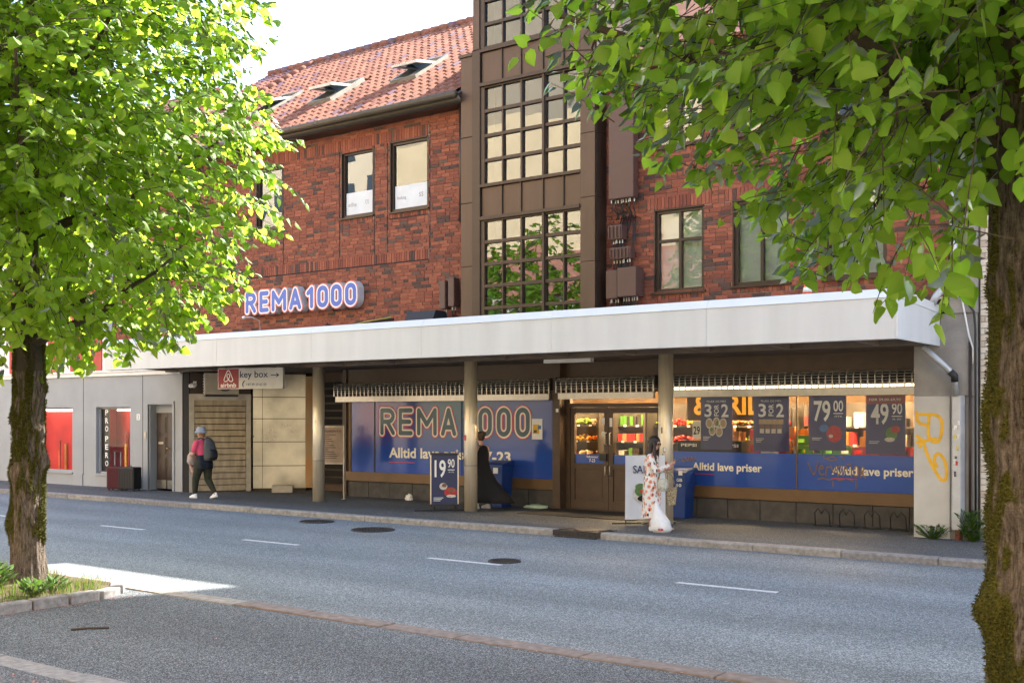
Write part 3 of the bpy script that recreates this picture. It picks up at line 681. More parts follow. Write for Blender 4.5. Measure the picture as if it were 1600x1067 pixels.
tagline(w2, 'spray_tag', M['spray'], [[(-10.16+u, 1.12+v) for u, v in s] for s in ([(0,.1),(.05,0),(.08,.14),(.14,.02),(.16,.13)], [(.18,.05),(.22,.15),(.25,.02),(.3,.12)], [(0,.05),(.3,.09)])], .007, SY+.0055)
# entrance door
dr = MB(); dr.box(-12.86, -12.76, SY, SY+.14, .1, 2.52); dr.box(-10.60, -10.5, SY, SY+.14, .1, 2.52); dr.box(-12.76, -10.60, SY, SY+.14, 2.22, 2.30); dr.box(-12.76, -10.60, SY-.02, SY+.14, .085, .115)
door = dr.build('entrance_door', M['brown'], bld)
MB().add([(-12.76, SY+.06, 2.3), (-10.6, SY+.06, 2.3), (-10.6, SY+.06, 2.5), (-12.76, SY+.06, 2.5)], [(0,1,2,3)]).build('fanlight', M['pane_c'], door)
for i, (a, b_) in enumerate(((-12.755, -11.835), (-11.825, -10.605))):
    l = MB(); l.box(a, a+.10, SY+.02, SY+.10, .12, 2.215); l.box(b_-.10, b_, SY+.02, SY+.10, .12, 2.215); l.box(a+.1, b_-.1, SY+.02, SY+.10, 2.10, 2.215); l.box(a+.1, b_-.1, SY+.02, SY+.10, .95, 1.06); l.box(a+.1, b_-.1, SY+.02, SY+.10, .12, .30)
    l.box(a+.1, b_-.1, SY+.05, SY+.08, .30, .95); l.box(a+.16, b_-.16, SY+.04, SY+.05, .36, .89)
    leaf = l.build('door_leaf', M['brown'], door, bevel=.004)
    MB().add([(a+.1, SY+.06, 1.06), (b_-.1, SY+.06, 1.06), (b_-.1, SY+.06, 2.1), (a+.1, SY+.06, 2.1)], [(0,1,2,3)]).build('pane', M['pane_c'], leaf)
    box('blue_strip', M['blue'], leaf, a+.1, b_-.1, SY+.05, SY+.056, 1.06, 1.25)
    hx = b_-.05 if i == 0 else a+.05
    for z0, z1 in ((1.45, 1.70), (.82, 1.02)): MB().tube([(hx, SY+.02, z0), (hx, SY-.03, z0+.01), (hx, SY-.03, z1-.01), (hx, SY+.02, z1)], .012, 8).build('handle', M['steel'], leaf, True)
    if i == 0:
        text('lettering', 'Velkommen!', M['print_w'], leaf, -12.38, -12.10, 1.175, 1.225, SY+.048, bold=.01); text('lettering', '7-23', M['print_w'], leaf, -12.31, -12.17, 1.09, 1.155, SY+.048, bold=.012); box('lock_box', M['black'], leaf, -12.02, -11.86, SY-.03, SY+.02, 1.12, 1.27)
        for z in (1.62, 1.86): box('label', M['white'], leaf, -11.98, -11.92, SY+.012, SY+.02, z, z+.14 if z > 1.7 else z+.1)
    else: box('label', M['white'], leaf, -11.80, -11.74, SY+.012, SY+.02, 1.82, 2.0)
pl = MB(); pl.box(-13.05, -12.865, SY-.22, SY+.2, .09, 3.16); plr = pl.build('door_pier', M['brown'], bld)
box('label', M['white'], plr, -12.96, -12.90, SY-.225, SY-.219, 2.12, 2.19)
box('door_pier', M['brown'], bld, -10.5, -10.47, SY-.12, SY+.05, .09, 3.16)
# rolled-up security grilles
def grille(x0, x1, yc, zc, r, lit=None):
    g = MB(); g.tube([(x0, yc, zc), (x1, yc, zc)], r*.80, 16); gr = g.build('security_grille', M['dark'], bld, True)
    rods = MB()
    for k in range(14): a = 2*PI*k/14; rods.tube([(x0, yc+r*math.cos(a), zc+r*math.sin(a)), (x1, yc+r*math.cos(a), zc+r*math.sin(a))], .010, 5)
    rods.build('rods', M['grille'], gr, kind='stuff')
    lk = MB(); n = int((x1-x0)/.125)
    for i in range(n+1):
        x = x0+(x1-x0)*i/n; lk.tube([(x, yc+(r+.004)*math.cos(R(a)), zc+(r+.004)*math.sin(R(a))) for a in range(0, 361, 24)], .011, 5, False)
        lk.box(x-.012, x+.012, yc-r*.9-.01, yc-r*.9+.01, zc-r-.07, zc-.3*r)
    lk.build('links', M['grille'], gr, kind='stuff')
    bb = MB(); bb.box(x0+.05, x1, yc-.11, yc-.03, zc-r-.185, zc-r-.075); bb.box(x0+.05, x1, yc-.12, yc-.02, zc-r-.20, zc-r-.185); bb.build('bottom_bar', M['grille'], gr)
    for x in (x0-.02, x1+.01): MB().box(x-.015, x+.015, yc-.10, yc+.2, zc-.12, zc+.14).build('end_bracket', M['black'], gr, bevel=.01)
grille(-19.36, -13.08, SY-.20, 2.69, .115); grille(-12.86, -10.58, SY-.26, 2.70, .115); grille(-10.42, -5.40, SY-.20, 2.72, .115)
M['tube'] = mat('lit_tube', (1, .9, .7), .5, var=0, emis=((1.0, .80, .50), 1.6))
lt = thing('strip_light', 'glowing row of fluorescent tubes above the right shop window', 'light', (-8, SY-.1, 2.5))
for i in range(9): x = -10.38+i*.552; MB().tube([(x, SY-.07, 2.575), (x+.53, SY-.07, 2.575)], .022, 8).build('tube', M['tube'], lt)
# interior of the shop
rm = MB(); rm.box(-17.6, -5.3, 26.0, 26.1, .1, 3.2); rm.box(-17.8, -17.6, 19.7, 26, .1, 3.2); rm.box(-17.6, -13.05, 19.62, 19.7, .1, 3.2); rm.box(-5.36, -5.2, 19.7, 26, .1, 3.2); rm.box(-17.6, -5.3, 19.8, 26, 3.05, 3.2)
rm.build('shop_room', mat('room_wall', (.20, .12, .06), .8, var=.2, scale=2), bld)
box('shop_floor', mat('room_floor', (.25, .20, .15), .4), bld, -17.6, -5.3, 19.72, 26, .101, .115)
FR = [mat('fruit_'+n, c, .5, var=.2, scale=30) for n, c in (('orange', (.80, .22, .02)), ('red', (.55, .03, .02)), ('yellow', (.80, .50, .04)), ('green', (.22, .32, .03)), ('brown', (.25, .11, .04)), ('cream', (.7, .55, .32)))]
PK = [mat('pack_'+n, c, .45, var=.15, scale=12) for n, c in (('red', (.5, .03, .03)), ('amber', (.65, .28, .03)), ('white', (.7, .66, .58)), ('dark', (.05, .04, .035)), ('green', (.10, .28, .03)), ('tan', (.42, .24, .10)))]
M['shelf'] = mat('shelf_metal', (.10, .085, .07), .5, .3)
CH = mat('lamp_lens', (1, .9, .7), .5, var=0, emis=((1.0, .70, .36), 120.0))
for i, (x, y) in enumerate(((-12, 21.0), (-9.6, 20.9), (-6.8, 20.9), (-11, 23.2), (-8, 23.2), (-6, 23.4), (-14.6, 21.3), (-15.2, 23.4))):
    t = thing('ceiling_lamp', 'lit ceiling tube lamp inside the shop, '+('front row' if i < 3 or i == 6 else 'back row')+(' behind the doors', ' behind the first price posters', ' behind the far right posters', ' behind the doors', ' in the middle', ' to the right', ' far left', ' behind the blue window')[i], 'lamp', (x, y, 2.9), group='shop ceiling lamps')
    box('housing', M['white'], t, x-.62, x+.62, y-.06, y+.06, 2.97, 3.04); box('tube', CH, t, x-.6, x+.6, y-.035, y+.035, 2.925, 2.965)
def rack(x0, x1, y, label, seed, kind):
    rd = random.Random(seed); t = thing('produce_rack' if kind == 'fruit' else 'grocery_shelf', label, 'shelf', ((x0+x1)/2, y, .1))
    m = MB(); m.box(x0, x1, y+.55, y+.6, .11, 2.3); m.box(x0, x0+.04, y, y+.55, .11, 2.2); m.box(x1-.04, x1, y, y+.55, .11, 2.2); m.build('frame', M['shelf'], t)
    for lv in range(4):
        z = .75+lv*.36; yy = y+.10*lv
        box('shelf', M['shelf'], t, x0+.04, x1-.04, yy, y+.55, z-.03, z)
        g = MB(); x = x0+.08
        while x < x1-.2:
            wd = rd.uniform(.28, .45); col = rd.randrange(6); wd = min(wd, x1-.06-x); g.mi = col
            if kind == 'fruit':
                rr_ = rd.uniform(.032, .045)
                for q in range(34):
                    px_, py_ = x+rd.random()*wd, yy+.04+rd.random()*.34; zz = z+rr_+rd.random()*.10*(1-abs(px_-x-wd/2)/wd)
                    g.loft([(px_, py_, zz+rr_*math.sin(a), rr_*math.cos(a), rr_*math.cos(a)) for a in (-1.4, -.6, .2, .9, 1.4)], 7)
            else:
                h = rd.uniform(.16, .28); pw = rd.uniform(.07, .13); q = x
                while q+pw < x+wd: g.mi = (col+rd.choice((0, 0, 1))) % 6; g.box(q+.004, q+pw-.004, yy+.05, yy+.3, z, z+h*rd.uniform(.94, 1)); q += pw
            x += wd+.03
        tag(g.build('fruit' if kind == 'fruit' else 'packets', FR if kind == 'fruit' else PK, t, kind == 'fruit', kind='stuff'))
    m = MB(); x = x0+.2
    while x < x1-.1:
        for lv in range(4): m.box(x, x+.07, y+.10*lv-.012, y+.10*lv-.004, .72+lv*.36, .765+lv*.36)
        x += .32
    m.build('price_tags', M['print_w'], t, kind='stuff')
rack(-12.95, -12.05, 21.4, 'shop shelf of packets seen through the left door leaf', 1, 'pack')
rack(-14.7, -13.1, 21.2, 'fruit rack deep inside the shop seen through the left door glass', 31, 'fruit'); rack(-16.8, -14.9, 22.4, 'far shelf of packets glimpsed past the left door leaf', 32, 'pack'); rack(-11.75, -10.3, 20.9, 'rack heaped with orange and red fruit behind the right door leaf', 2, 'fruit')
rack(-10.1, -8.5, 21.0, 'shelf of fruit behind the first pair of price posters', 3, 'fruit')
rack(-8.3, -6.9, 21.3, 'shelf of mixed packets behind the middle price posters', 4, 'pack')
rack(-6.7, -5.5, 21.0, 'shelf of packets at the right end of the shop window', 5, 'pack')
for i, (a, b_) in enumerate(((-10.3, -9.25), (-9.2, -8.45), (-8.4, -7.85), (-6.95, -6.45), (-5.95, -5.5))):
    tt = thing('snack_display', ('waist high display of snack packets behind the window left of the nut poster', 'snack packets on a display under the nut poster', 'narrow snack display beside the window mullion', 'packets on a display between the two price posters', 'packets on a display at the right end behind the glass')[i], 'display', ((a+b_)/2, 20.2, .1))
    box('counter', M['shelf'], tt, a, b_, 20.05, 20.75, .115, 1.28); rd = random.Random(i); g = MB(); x = a+.02
    for row in range(3):
        x = a+.02
        while x < b_-.08:
            w_ = rd.uniform(.06, .13); g.mi = rd.choice((0, 1, 1, 2, 5, 5)); h = rd.uniform(.12, .24)+row*.16; yy = 20.08+row*.2; g.prism([(x, yy, 1.28), (x+w_, yy, 1.28), (x+w_, yy+.12, 1.28), (x, yy+.12, 1.28)], (rd.uniform(-.02, .02), rd.uniform(-.01, .05), h)); x += w_+.01
    g.build('packets', PK, tt, kind='stuff')
for i, (x0, x1) in enumerate(((-13.0, -10.6), (-10.5, -8.1), (-8.0, -5.5))): rack(x0, x1, 24.8, ('tall stocked shelf along the back wall behind the doors', 'tall stocked shelf along the back wall in the middle', 'tall stocked shelf along the back wall at the right')[i], 20+i, 'pack')
for i, (x, c) in enumerate(((-7.68, 4), (-7.15, 4), (-6.62, 0), (-6.10, 0))):
    t = thing('stacked_crate', ('green plastic crate stacked inside the shop window nearest the mullion', 'green plastic crate inside the shop window under the 79 poster', 'red plastic crate inside the shop window left of the 49 poster', 'red plastic crate inside the shop window under the 49 poster')[i], 'crate', (x, 19.9, .1))
    m = MB(); z0 = 1.12; 
    for s in range(2 if i else 3):
        z = z0+s*.19; m.box(x-.25, x+.25, 19.75, 19.78, z, z+.05); m.box(x-.25, x+.25, 19.75, 19.78, z+.12, z+.18); m.box(x-.25, x-.21, 19.75, 19.78, z+.05, z+.12); m.box(x+.21, x+.25, 19.75, 19.78, z+.05, z+.12); m.box(x-.07, x+.07, 19.75, 19.78, z+.05, z+.12); m.box(x-.25, x-.22, 19.78, 20.1, z, z+.18); m.box(x+.22, x+.25, 19.78, 20.1, z, z+.18); m.box(x-.22, x+.22, 19.78, 20.1, z, z+.02)
    m.build('crate_body', PK[c], t); box('stand', M['shelf'], t, x-.25, x+.25, 19.76, 20.1, .115, 1.115)
bs = thing('yellow_banner', 'dark hanging banner with big yellow letters inside the shop window', 'banner', (-10.0, 20.0, 2.0))
box('board', M['brown'], bs, -10.6, -8.6, 20.6, 20.62, 1.95, 2.62); text('lettering', '&GRILL', mat('yellow_letter', (.78, .36, .03), .5, emis=((.8, .36, .03), .15)), bs, -10.45, -8.75, 2.06, 2.46, 20.594, bold=.03)
dc = thing('drinks_display', 'low dark crates printed with soft drink lettering behind the right window', 'display', (-9.6, 19.8, .1))
box('crate_wall', M['dark'], dc, -10.35, -9.0, 19.72, 19.95, 1.0, 1.56)
for i in range(3): text('lettering', 'PEPSI', M['print_w'], dc, -10.28+i*.44, -9.94+i*.44, 1.44, 1.50, 19.715, bold=.02)
box('stand', M['shelf'], dc, -10.35, -9.0, 19.74, 20.2, .115, .99)
pc = one('price_card', M['cream'], 'small cream card with a dark 29 hanging in the shop window', 'sign', (-9.9, 19.6, 1.7), lambda m: m.box(-9.95, -9.76, 19.56, 19.566, 1.60, 1.95))
text('lettering', '29', M['dark'], pc, -9.93, -9.79, 1.68, 1.84, 19.557, bold=.02)
def poster(x0, x1, z0, z1, label, fn, m=None):
    t = thing('price_poster', label, 'poster', ((x0+x1)/2, SY+.05, z0)); y = SY+.055
    box('sheet', m or M['poster'], t, x0, x1, y, y+.004, z0, z1); fn(t, x0, x1, z0, z1, y-.002); return t
M['poster'] = mat('poster_navy', (.05, .05, .15), .5, var=.12, scale=3)
M['poster_r'] = mat('poster_red', (.28, .05, .045), .5, var=.1, scale=3)
def shapes(t, nm, m, lst, y, res=.012):
    bd = (min(c[0]-c[2] for c in lst)-.02, max(c[0]+c[2] for c in lst)+.02, min(c[1]-c[3] for c in lst)-.02, max(c[1]+c[3] for c in lst)+.02); return plate(nm, m, t, sd_ell(lst), bd, res, (0, y, 0))
PC = {k: mat('print_'+k, c, .5, var=.25, scale=25) for k, c in (('nut', (.42, .30, .18)), ('pale', (.62, .58, .50)), ('green', (.10, .20, .05)), ('red', (.45, .03, .03)), ('brown', (.20, .10, .06)), ('blue', (.05, .14, .40)))}
def p32(boxes):
    def f(t, x0, x1, z0, z1, y):
        c = (x0+x1)/2
        text('lettering', 'PLUKK OG MIKS', M['print_w'], t, c-.2, c+.2, z1-.10, z1-.06, y); text('lettering', '3', M['print_w'], t, c-.25, c-.10, z1-.38, z1-.13, y, bold=.02); text('lettering', '2', M['print_w'], t, c+.10, c+.25, z1-.38, z1-.13, y, bold=.02)
        o = text('lettering', 'FOR', M['print_w'], t, 0, .22, 0, .10, 0, bold=.015); v = o.data.vertices; g = org_of(t)
        for q in v: a, bz = q.co.x+g.x, q.co.z+g.z; q.co = (c-.05+(.10-bz)-g.x, y-g.y, z1-.36+a-g.z)
        if boxes:
            for i in range(4): box('picture', PC['brown'], t, c-.23+i*.115, c-.13+i*.115, y-.001, y, z0+.34, z0+.50); box('picture', PC['pale'], t, c-.22+i*.115, c-.14+i*.115, y-.003, y-.002, z0+.34, z0+.42)
            box('picture', PC['nut'], t, c-.24, c+.24, y-.001, y, z0+.51, z0+.60)
        else:
            sh = [(c-.15, z0+.50, .075, .10), (c, z0+.52, .07, .10), (c+.14, z0+.50, .075, .10), (c-.09, z0+.36, .07, .10), (c+.06, z0+.34, .075, .10)]
            shapes(t, 'picture', PC['pale'], sh, y); shapes(t, 'picture', PC['nut'], [(a, b2, r1*.75, r2*.72) for a, b2, r1, r2 in sh], y-.001); shapes(t, 'picture', PC['green'], [(c+.02, z0+.50, .03, .05), (c-.1, z0+.38, .03, .04)], y-.002)
        for k in range(3): box('small_print', M['print_w'], t, x0+.05, x0+.05+.16-.03*k, y-.001, y, z0+.235-.03*k, z0+.243-.03*k)
    return f
poster(-9.77, -9.11, 1.40, 2.40, 'dark 3 for 2 poster with round nut bowls, left end of right window', p32(False))
poster(-8.68, -7.98, 1.38, 2.40, 'dark 3 for 2 poster with rows of small boxes', p32(True))
def pprice(big, small, txt, red):
    def f(t, x0, x1, z0, z1, y):
        w_ = x1-x0; text('lettering', big, M['print_w'], t, x0+.09, x0+.09+w_*.45, z0+.52, z0+.90, y, bold=.02); text('lettering', small, M['print_w'], t, x0+w_*.66, x0+w_*.92, z0+.70, z0+.90, y, bold=.015); box('underline', M['print_w'], t, x0+w_*.66, x0+w_*.92, y-.001, y, z0+.66, z0+.675); text('lettering', txt, M['print_w'], t, x0+w_*.68, x0+w_*.90, z0+.60, z0+.63, y)
        if red:
            box('red_band', M['poster_r'], t, x0, x1, y-.0005, y+.001, z1-.16, z1); text('lettering', 'FØR 59,00-69,90', M['print_w'], t, x0+.06, x1-.08, z1-.11, z1-.06, y-.002)
            shapes(t, 'picture', PC['green'], [(x0+.45, z0+.36, .10, .12)], y); shapes(t, 'picture', PC['red'], [(x0+.52, z0+.44, .08, .06)], y-.001); shapes(t, 'picture', PC['pale'], [(x0+.42, z0+.26, .09, .04)], y-.001)
        else:
            shapes(t, 'picture', PC['red'], [(x0+.47, z0+.30, .14, .15)], y); shapes(t, 'picture', PC['blue'], [(x0+.28, z0+.40, .09, .07)], y); shapes(t, 'picture', PC['pale'], [(x0+.41, z0+.26, .04, .03)], y-.001)
        for k in range(2): box('small_print', M['print_w'], t, x0+.06, x0+.24-.03*k, y-.001, y, z0+.22-.03*k, z0+.228-.03*k)
    return f
poster(-7.60, -6.91, 1.42, 2.41, 'dark 79 00 price poster with a red bag, right of the mullion', pprice('79', '00', '/STK', False))
poster(-6.56, -5.87, 1.37, 2.41, 'red topped 49 90 price poster at the right end of the window', pprice('49', '90', 'PR. STK', True))
# ------------------------------------------------------------------ recess left of the shop, with shutter and steel plate
box('recess_back', M['brown'], bld, -21.75, -19.3, 20.55, 20.65, .09, 3.16)
sg = MB()
for i in range(14): box('gate_slat', M['dark'], bld, -21.45, -19.34, 20.44, 20.5, .30+i*.19, .30+i*.19+.14)
A, B = Vector((-23.35, 18.02, 0)), Vector((-22.50, 19.30, 0)); t = (B-A).normalized(); n = Vector((t.y, -t.x, 0)); Z = Vector((0, 0, 1))
sh = MB(); sh.obox((A+B)/2-n*.06+Z*1.62, (t, n, Z), (B-A).length/2, .03, 1.52); shut = sh.build('roller_shutter', M['bronze_d'], bld)
for i in range(15):
    z = .115+i*.156; MB().obox((A+B)/2+Z*(z+.077), (t, n, Z), (B-A).length/2-.12, .02, .073).build('slat', M['shutter'], shut, bevel=.012)
for p in (A+t*.06, B-t*.06): MB().obox(p+n*.02+Z*1.3, (t, n, Z), .06, .05, 1.2).build('guide_rail', M['steel_d'], shut)
MB().obox((A+B)/2+n*.02+Z*2.52, (t, n, Z), (B-A).length/2, .07, .08).build('shutter_box', M['steel_d'], shut)
A2, B2 = Vector((-22.48, 19.36, 0)), Vector((-21.52, 20.30, 0)); t2 = (B2-A2).normalized(); n2 = Vector((t2.y, -t2.x, 0))
pm = MB(); pm.obox((A2+B2)/2-n2*.05+Z*1.63, (t2, n2, Z), (B2-A2).length/2, .03, 1.53); spl = pm.build('steel_wall', M['bronze_d'], bld)
for z0, z1 in ((.16, .74), (.75, 1.36), (1.37, 1.96), (1.97, 2.52), (2.53, 3.12)):
    for a, b_ in ((0, .24), (.245, (B2-A2).length)):
        c = A2+t2*((a+b_)/2); MB().obox(c+Z*((z0+z1)/2), (t2, n2, Z), (b_-a)/2-.003, .012, (z1-z0)/2-.004).build('steel_panel', M['steel_p'], spl)
B3 = B2+t2*.2; MB().obox((B2+B3)/2+n2*.03+Z*1.62, (t2, n2, Z), .10, .06, 1.45).build('orange_jamb', mat('jamb_paint', (.55, .26, .09), .5, var=.25, scale=2, col2=(.48, .36, .20)), spl)
box('wall_return', M['dark'], bld, -23.60, -23.36, 18.02, 20.6, .09, 3.16)
box('recess_lining', M['dark'], bld, -23.36, -21.6, 20.62, 20.7, .09, 3.16)
# ------------------------------------------------------------------ canopy
can = thing('canopy', 'long white canopy on round steel posts above the shop front', 'canopy', (-14.5, 16.1, 0))
xs = [-24.1, -22.9, -19.9, -16.9, -13.9, -10.92, -7.95, -4.98]
for a, b_ in zip(xs[:-1], xs[1:]):
    MB().prism([(a+.002, 16.10, 3.15), (a+.002, 16.10, 3.745), (a+.002, 16.16, 3.745), (a+.002, 16.16, 3.15)], (b_-a-.004, 0, 0)).build('fascia_panel', M['canopy'], can)
    MB().prism([(a+.002, 16.085, 3.747), (a+.002, 16.20, 3.885), (a+.002, 16.30, 3.885), (a+.002, 16.22, 3.747)], (b_-a-.004, 0, 0)).build('top_flashing', M['canopy_t'], can)
MB().prism([(-4.978, 16.10, 3.15), (-4.978, 16.10, 3.745), (-4.978, 18.28, 3.66), (-4.978, 18.28, 3.15)], (.03, 0, 0)).build('end_panel', M['canopy'], can)
MB().prism([(-4.978, 16.085, 3.747), (-4.978, 16.20, 3.885), (-4.978, 18.28, 3.79), (-4.978, 18.28, 3.662)], (.04, 0, 0)).build('end_flashing', M['canopy_t'], can)
MB().prism([(-24.1, 16.22, 3.66), (-24.1, 16.22, 3.74), (-24.1, 18.28, 3.74), (-24.1, 18.28, 3.66)], (19.1, 0, 0)).build('roof_deck', M['concrete'], can)
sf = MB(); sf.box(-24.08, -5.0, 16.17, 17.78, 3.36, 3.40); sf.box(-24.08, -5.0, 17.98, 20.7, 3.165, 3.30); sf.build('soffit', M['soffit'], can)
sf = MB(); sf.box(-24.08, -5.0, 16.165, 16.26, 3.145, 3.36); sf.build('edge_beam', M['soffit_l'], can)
box('post_beam', M['soffit'], can, -24.0, -5.0, 17.78, 18.0, 3.15, 3.38)
x = -23.6
while x < -5.1:
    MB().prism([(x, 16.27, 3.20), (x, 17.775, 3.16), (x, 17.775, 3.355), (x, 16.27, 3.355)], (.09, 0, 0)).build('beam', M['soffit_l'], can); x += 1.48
for x in (-18.55, -14.13, -9.64):
    p = MB(); p.tube([(x, 17.9, .10), (x, 17.9, 3.15)], .135, 32); po = p.build('post', M['steel'], can, True)
    MB().tube([(x, 17.9, 1.02), (x, 17.9, 1.035)], .1365, 32).build('joint_ring', M['steel_d'], po, True)
    rd = random.Random(int(x*10)); vd = Vector((.60, -.80, 0))
    for i in range(7 if x > -18 else 4):
        z = rd.uniform(1.1, 2.0); a0 = rd.uniform(-1.2, .5); hw_, hh = rd.uniform(.08, .35), rd.uniform(.03, .09); m = MB(); V = []
        base_a = math.atan2(-.80, -.60)+a0+.6
        for k in range(7):
            an = base_a+hw_*(k/6-.5)*2
            for zz in (z-hh, z+hh): V.append((x+(.137+.0006*i)*math.cos(an), 17.9+(.137+.0006*i)*math.sin(an), zz))
        m.add(V, [(2*k, 2*k+2, 2*k+3, 2*k+1) for k in range(6)]); m.build('sticker', mat('sticker', rd.choice([(.55, .05, .06), (.7, .68, .64), (.03, .03, .03), (.65, .30, .28), (.7, .66, .6)]), .6, var=.25, scale=40), po)
box('strip_lamp', M['white'], can, -12.6, -11.5, 18.3, 18.42, 3.09, 3.163)
# ------------------------------------------------------------------ concrete pillar and the right-hand neighbour
pil = thing('concrete_pillar', 'concrete end pillar with white painted lower half and yellow spray tag', 'pillar', (-5.0, 18.3, .1))
box('upper_shaft', M['concrete'], pil, -5.36, -4.42, 18.29, 21.0, 2.36, 3.66, bevel=.01); box('painted_shaft', M['concrete_w'], pil, -5.36, -4.80, 18.288, 21.0, .09, 2.36, bevel=.01); box('side_shaft', M['concrete'], pil, -4.80, -4.42, 18.32, 21, .09, 2.36)
box('pier_above', M['concrete'], pil, -4.80, -4.41, 18.25, 18.9, 3.66, 12)
ys = [[(-5.31,2.10),(-5.30,1.93),(-5.17,1.90)], [(-5.25,2.07),(-4.90,2.06),(-4.94,1.60),(-5.14,1.66),(-5.12,2.03)], [(-5.31,1.72),(-5.25,1.68),(-5.26,1.55)], [(-5.31,1.62),(-5.02,1.68)], [(-5.22,1.66),(-5.14,1.40),(-5.02,1.16),(-4.93,1.02),(-4.86,1.02),(-4.84,1.2),(-4.90,1.40),(-5.0,1.46),(-5.05,1.34),(-5.0,1.24)]]
tagline(pil, 'spray_tag', M['yellow'], ys, .026, 18.2845, .010)
cv = thing('cable_cover', 'grey metal cable cover plastered with torn stickers beside the pillar', 'cover', (-4.67, 18.2, .1))
cm = MB(); cm.prism([(-4.78, 18.28, .26), (-4.74, 18.20, .26), (-4.62, 18.20, .26), (-4.57, 18.28, .26)], (0, 0, 2.10)); cm.build('casing', M['galv'], cv)
rd = random.Random(5)
for i in range(11):
    z = 2.25-rd.random()*1.2; x = rd.uniform(-4.73, -4.66); h = rd.uniform(.03, .09)
    box('sticker', mat('sticker', rd.choice([(.7, .7, .68), (.68, .66, .62), (.5, .06, .06), (.12, .1, .1), (.6, .5, .1)]), .6, var=.3, scale=40), cv, x, x+rd.uniform(.03, .05), 18.193-i*.0005, 18.199, z, z+h)
MB().tube([(-4.66, 18.25, .09), (-4.66, 18.25, .27)], .05, 10).build('rusty_pipe', mat('rust', (.22, .07, .04), .8, var=.4, scale=20), cv)
dp = thing('downpipe', 'grey metal downpipe running down the right end of the brick wall into the canopy', 'downpipe', (-4.7, 18.1, 4))
MB().tube([(-4.69, 18.12, 9), (-4.69, 18.12, 4.30), (-4.72, 18.10, 4.18), (-4.93, 18.0, 3.92), (-4.98, 17.95, 3.78)], .058, 12).build('pipe', M['galv'], dp, True)
MB().tube([(-4.69, 18.12, 4.33), (-4.69, 18.12, 4.22), (-4.72, 18.10, 4.16)], .066, 12).build('elbow', M['black'], dp, True)
MB().tube([(-5.1, 17.9, 3.12), (-4.78, 18.08, 2.78), (-4.69, 18.13, 2.68), (-4.69, 18.2, 2.36)], .05, 12).build('lower_pipe', M['galv'], dp, True)
MB().tube([(-4.75, 18.10, 2.74), (-4.69, 18.13, 2.67), (-4.69, 18.15, 2.58)], .058, 12).build('lower_elbow', M['black'], dp, True)
cb = thing('wall_cables', 'black and white cables curling from the canopy end down the pillar', 'cable', (-4.5, 18.2, 2))
MB().tube([(-4.95, 18.0, 3.86), (-4.75, 18.1, 3.93), (-4.6, 18.2, 3.9), (-4.55, 18.22, 3.6), (-4.50, 18.24, 3.3), (-4.44, 18.24, 3.1), (-4.44, 18.24, 2.85)], .014, 8).build('white_cable', M['white'], cb, True)
MB().tube([(-4.95, 18.02, 3.8), (-4.7, 18.12, 3.97), (-4.55, 18.2, 3.86), (-4.42, 18.22, 3.66), (-4.40, 18.22, 3.4), (-4.40, 18.24, .3)], .018, 8).build('black_cable', M['black'], cb, True)
MB().tube([(-4.49, 18.26, 3.2), (-4.49, 18.26, .2)], .022, 8).build('conduit', M['bronze_d'], cb, True)
wbd = thing('cream_brick_building', 'tall cream brick building at the right edge behind the near trunk', 'building', (-4.3, 18.4, 0))
box('core', M['white_wall'], wbd, -3.2, 9, 18.45, 27.4, 0, 21); wl2 = box('wall', M['mortar_l'], wbd, -4.39, -3.2, 18.45, 27.4, 0, 21)
wb = lay(-4.38, -3.22, .28, 7.5, [], [], L=.26, Hh=.098, g=.014); place_bricks(wl2, wb, 18.44, WB, (5, 4, 2), lambda b: b[0]+b[2]*.3, 230, .02)
box('plinth', M['concrete'], wbd, -4.385, 9, 18.42, 18.45, .05, .28)
# ------------------------------------------------------------------ grey shop building at the left
gb = thing('grey_shop_building', 'building with grey rendered shop front below and white and red storeys above', 'building', (-29, 18, 0)); GY = 18.0
GO = [(-27.35, -25.80, .46, 2.28), (-31.50, -28.49, .46, 2.28), (-25.0, -23.97, .10, 2.34), (-37, -33.5, .46, 2.28)]
m = MB(); wall_cells(m, -42, -23.6, .05, 3.12, GY, GY+.4, GO); m.build('street_wall', M['grey_wall'], gb)
m = MB(); m.box(-42, -23.62, GY-.05, GY+.3, 3.12, 3.22); m.box(-42, -23.62, GY-.09, GY+.3, 3.22, 3.27); m.build('cornice', M['white_wall'], gb)
for x in (-32.6, -27.95, -25.25): box('joint_strip', M['black'], gb, x-.012, x+.012, GY-.003, GY+.01, .4, 3.12)
m = MB()
for a, b_ in ((-42, -31.6), (-28.4, -27.97), (-25.72, -25.27)): box('plinth', M['grey_wall'], gb, a, b_, GY-.03, GY, .08, .42)
M['red_in'] = mat('red_backdrop', (.62, .035, .025), .6, var=.2, scale=1.5, ); M['disp'] = mat('display_tube', (1, .9, .8), .5, var=0, emis=((1, .85, .7), 2.5))
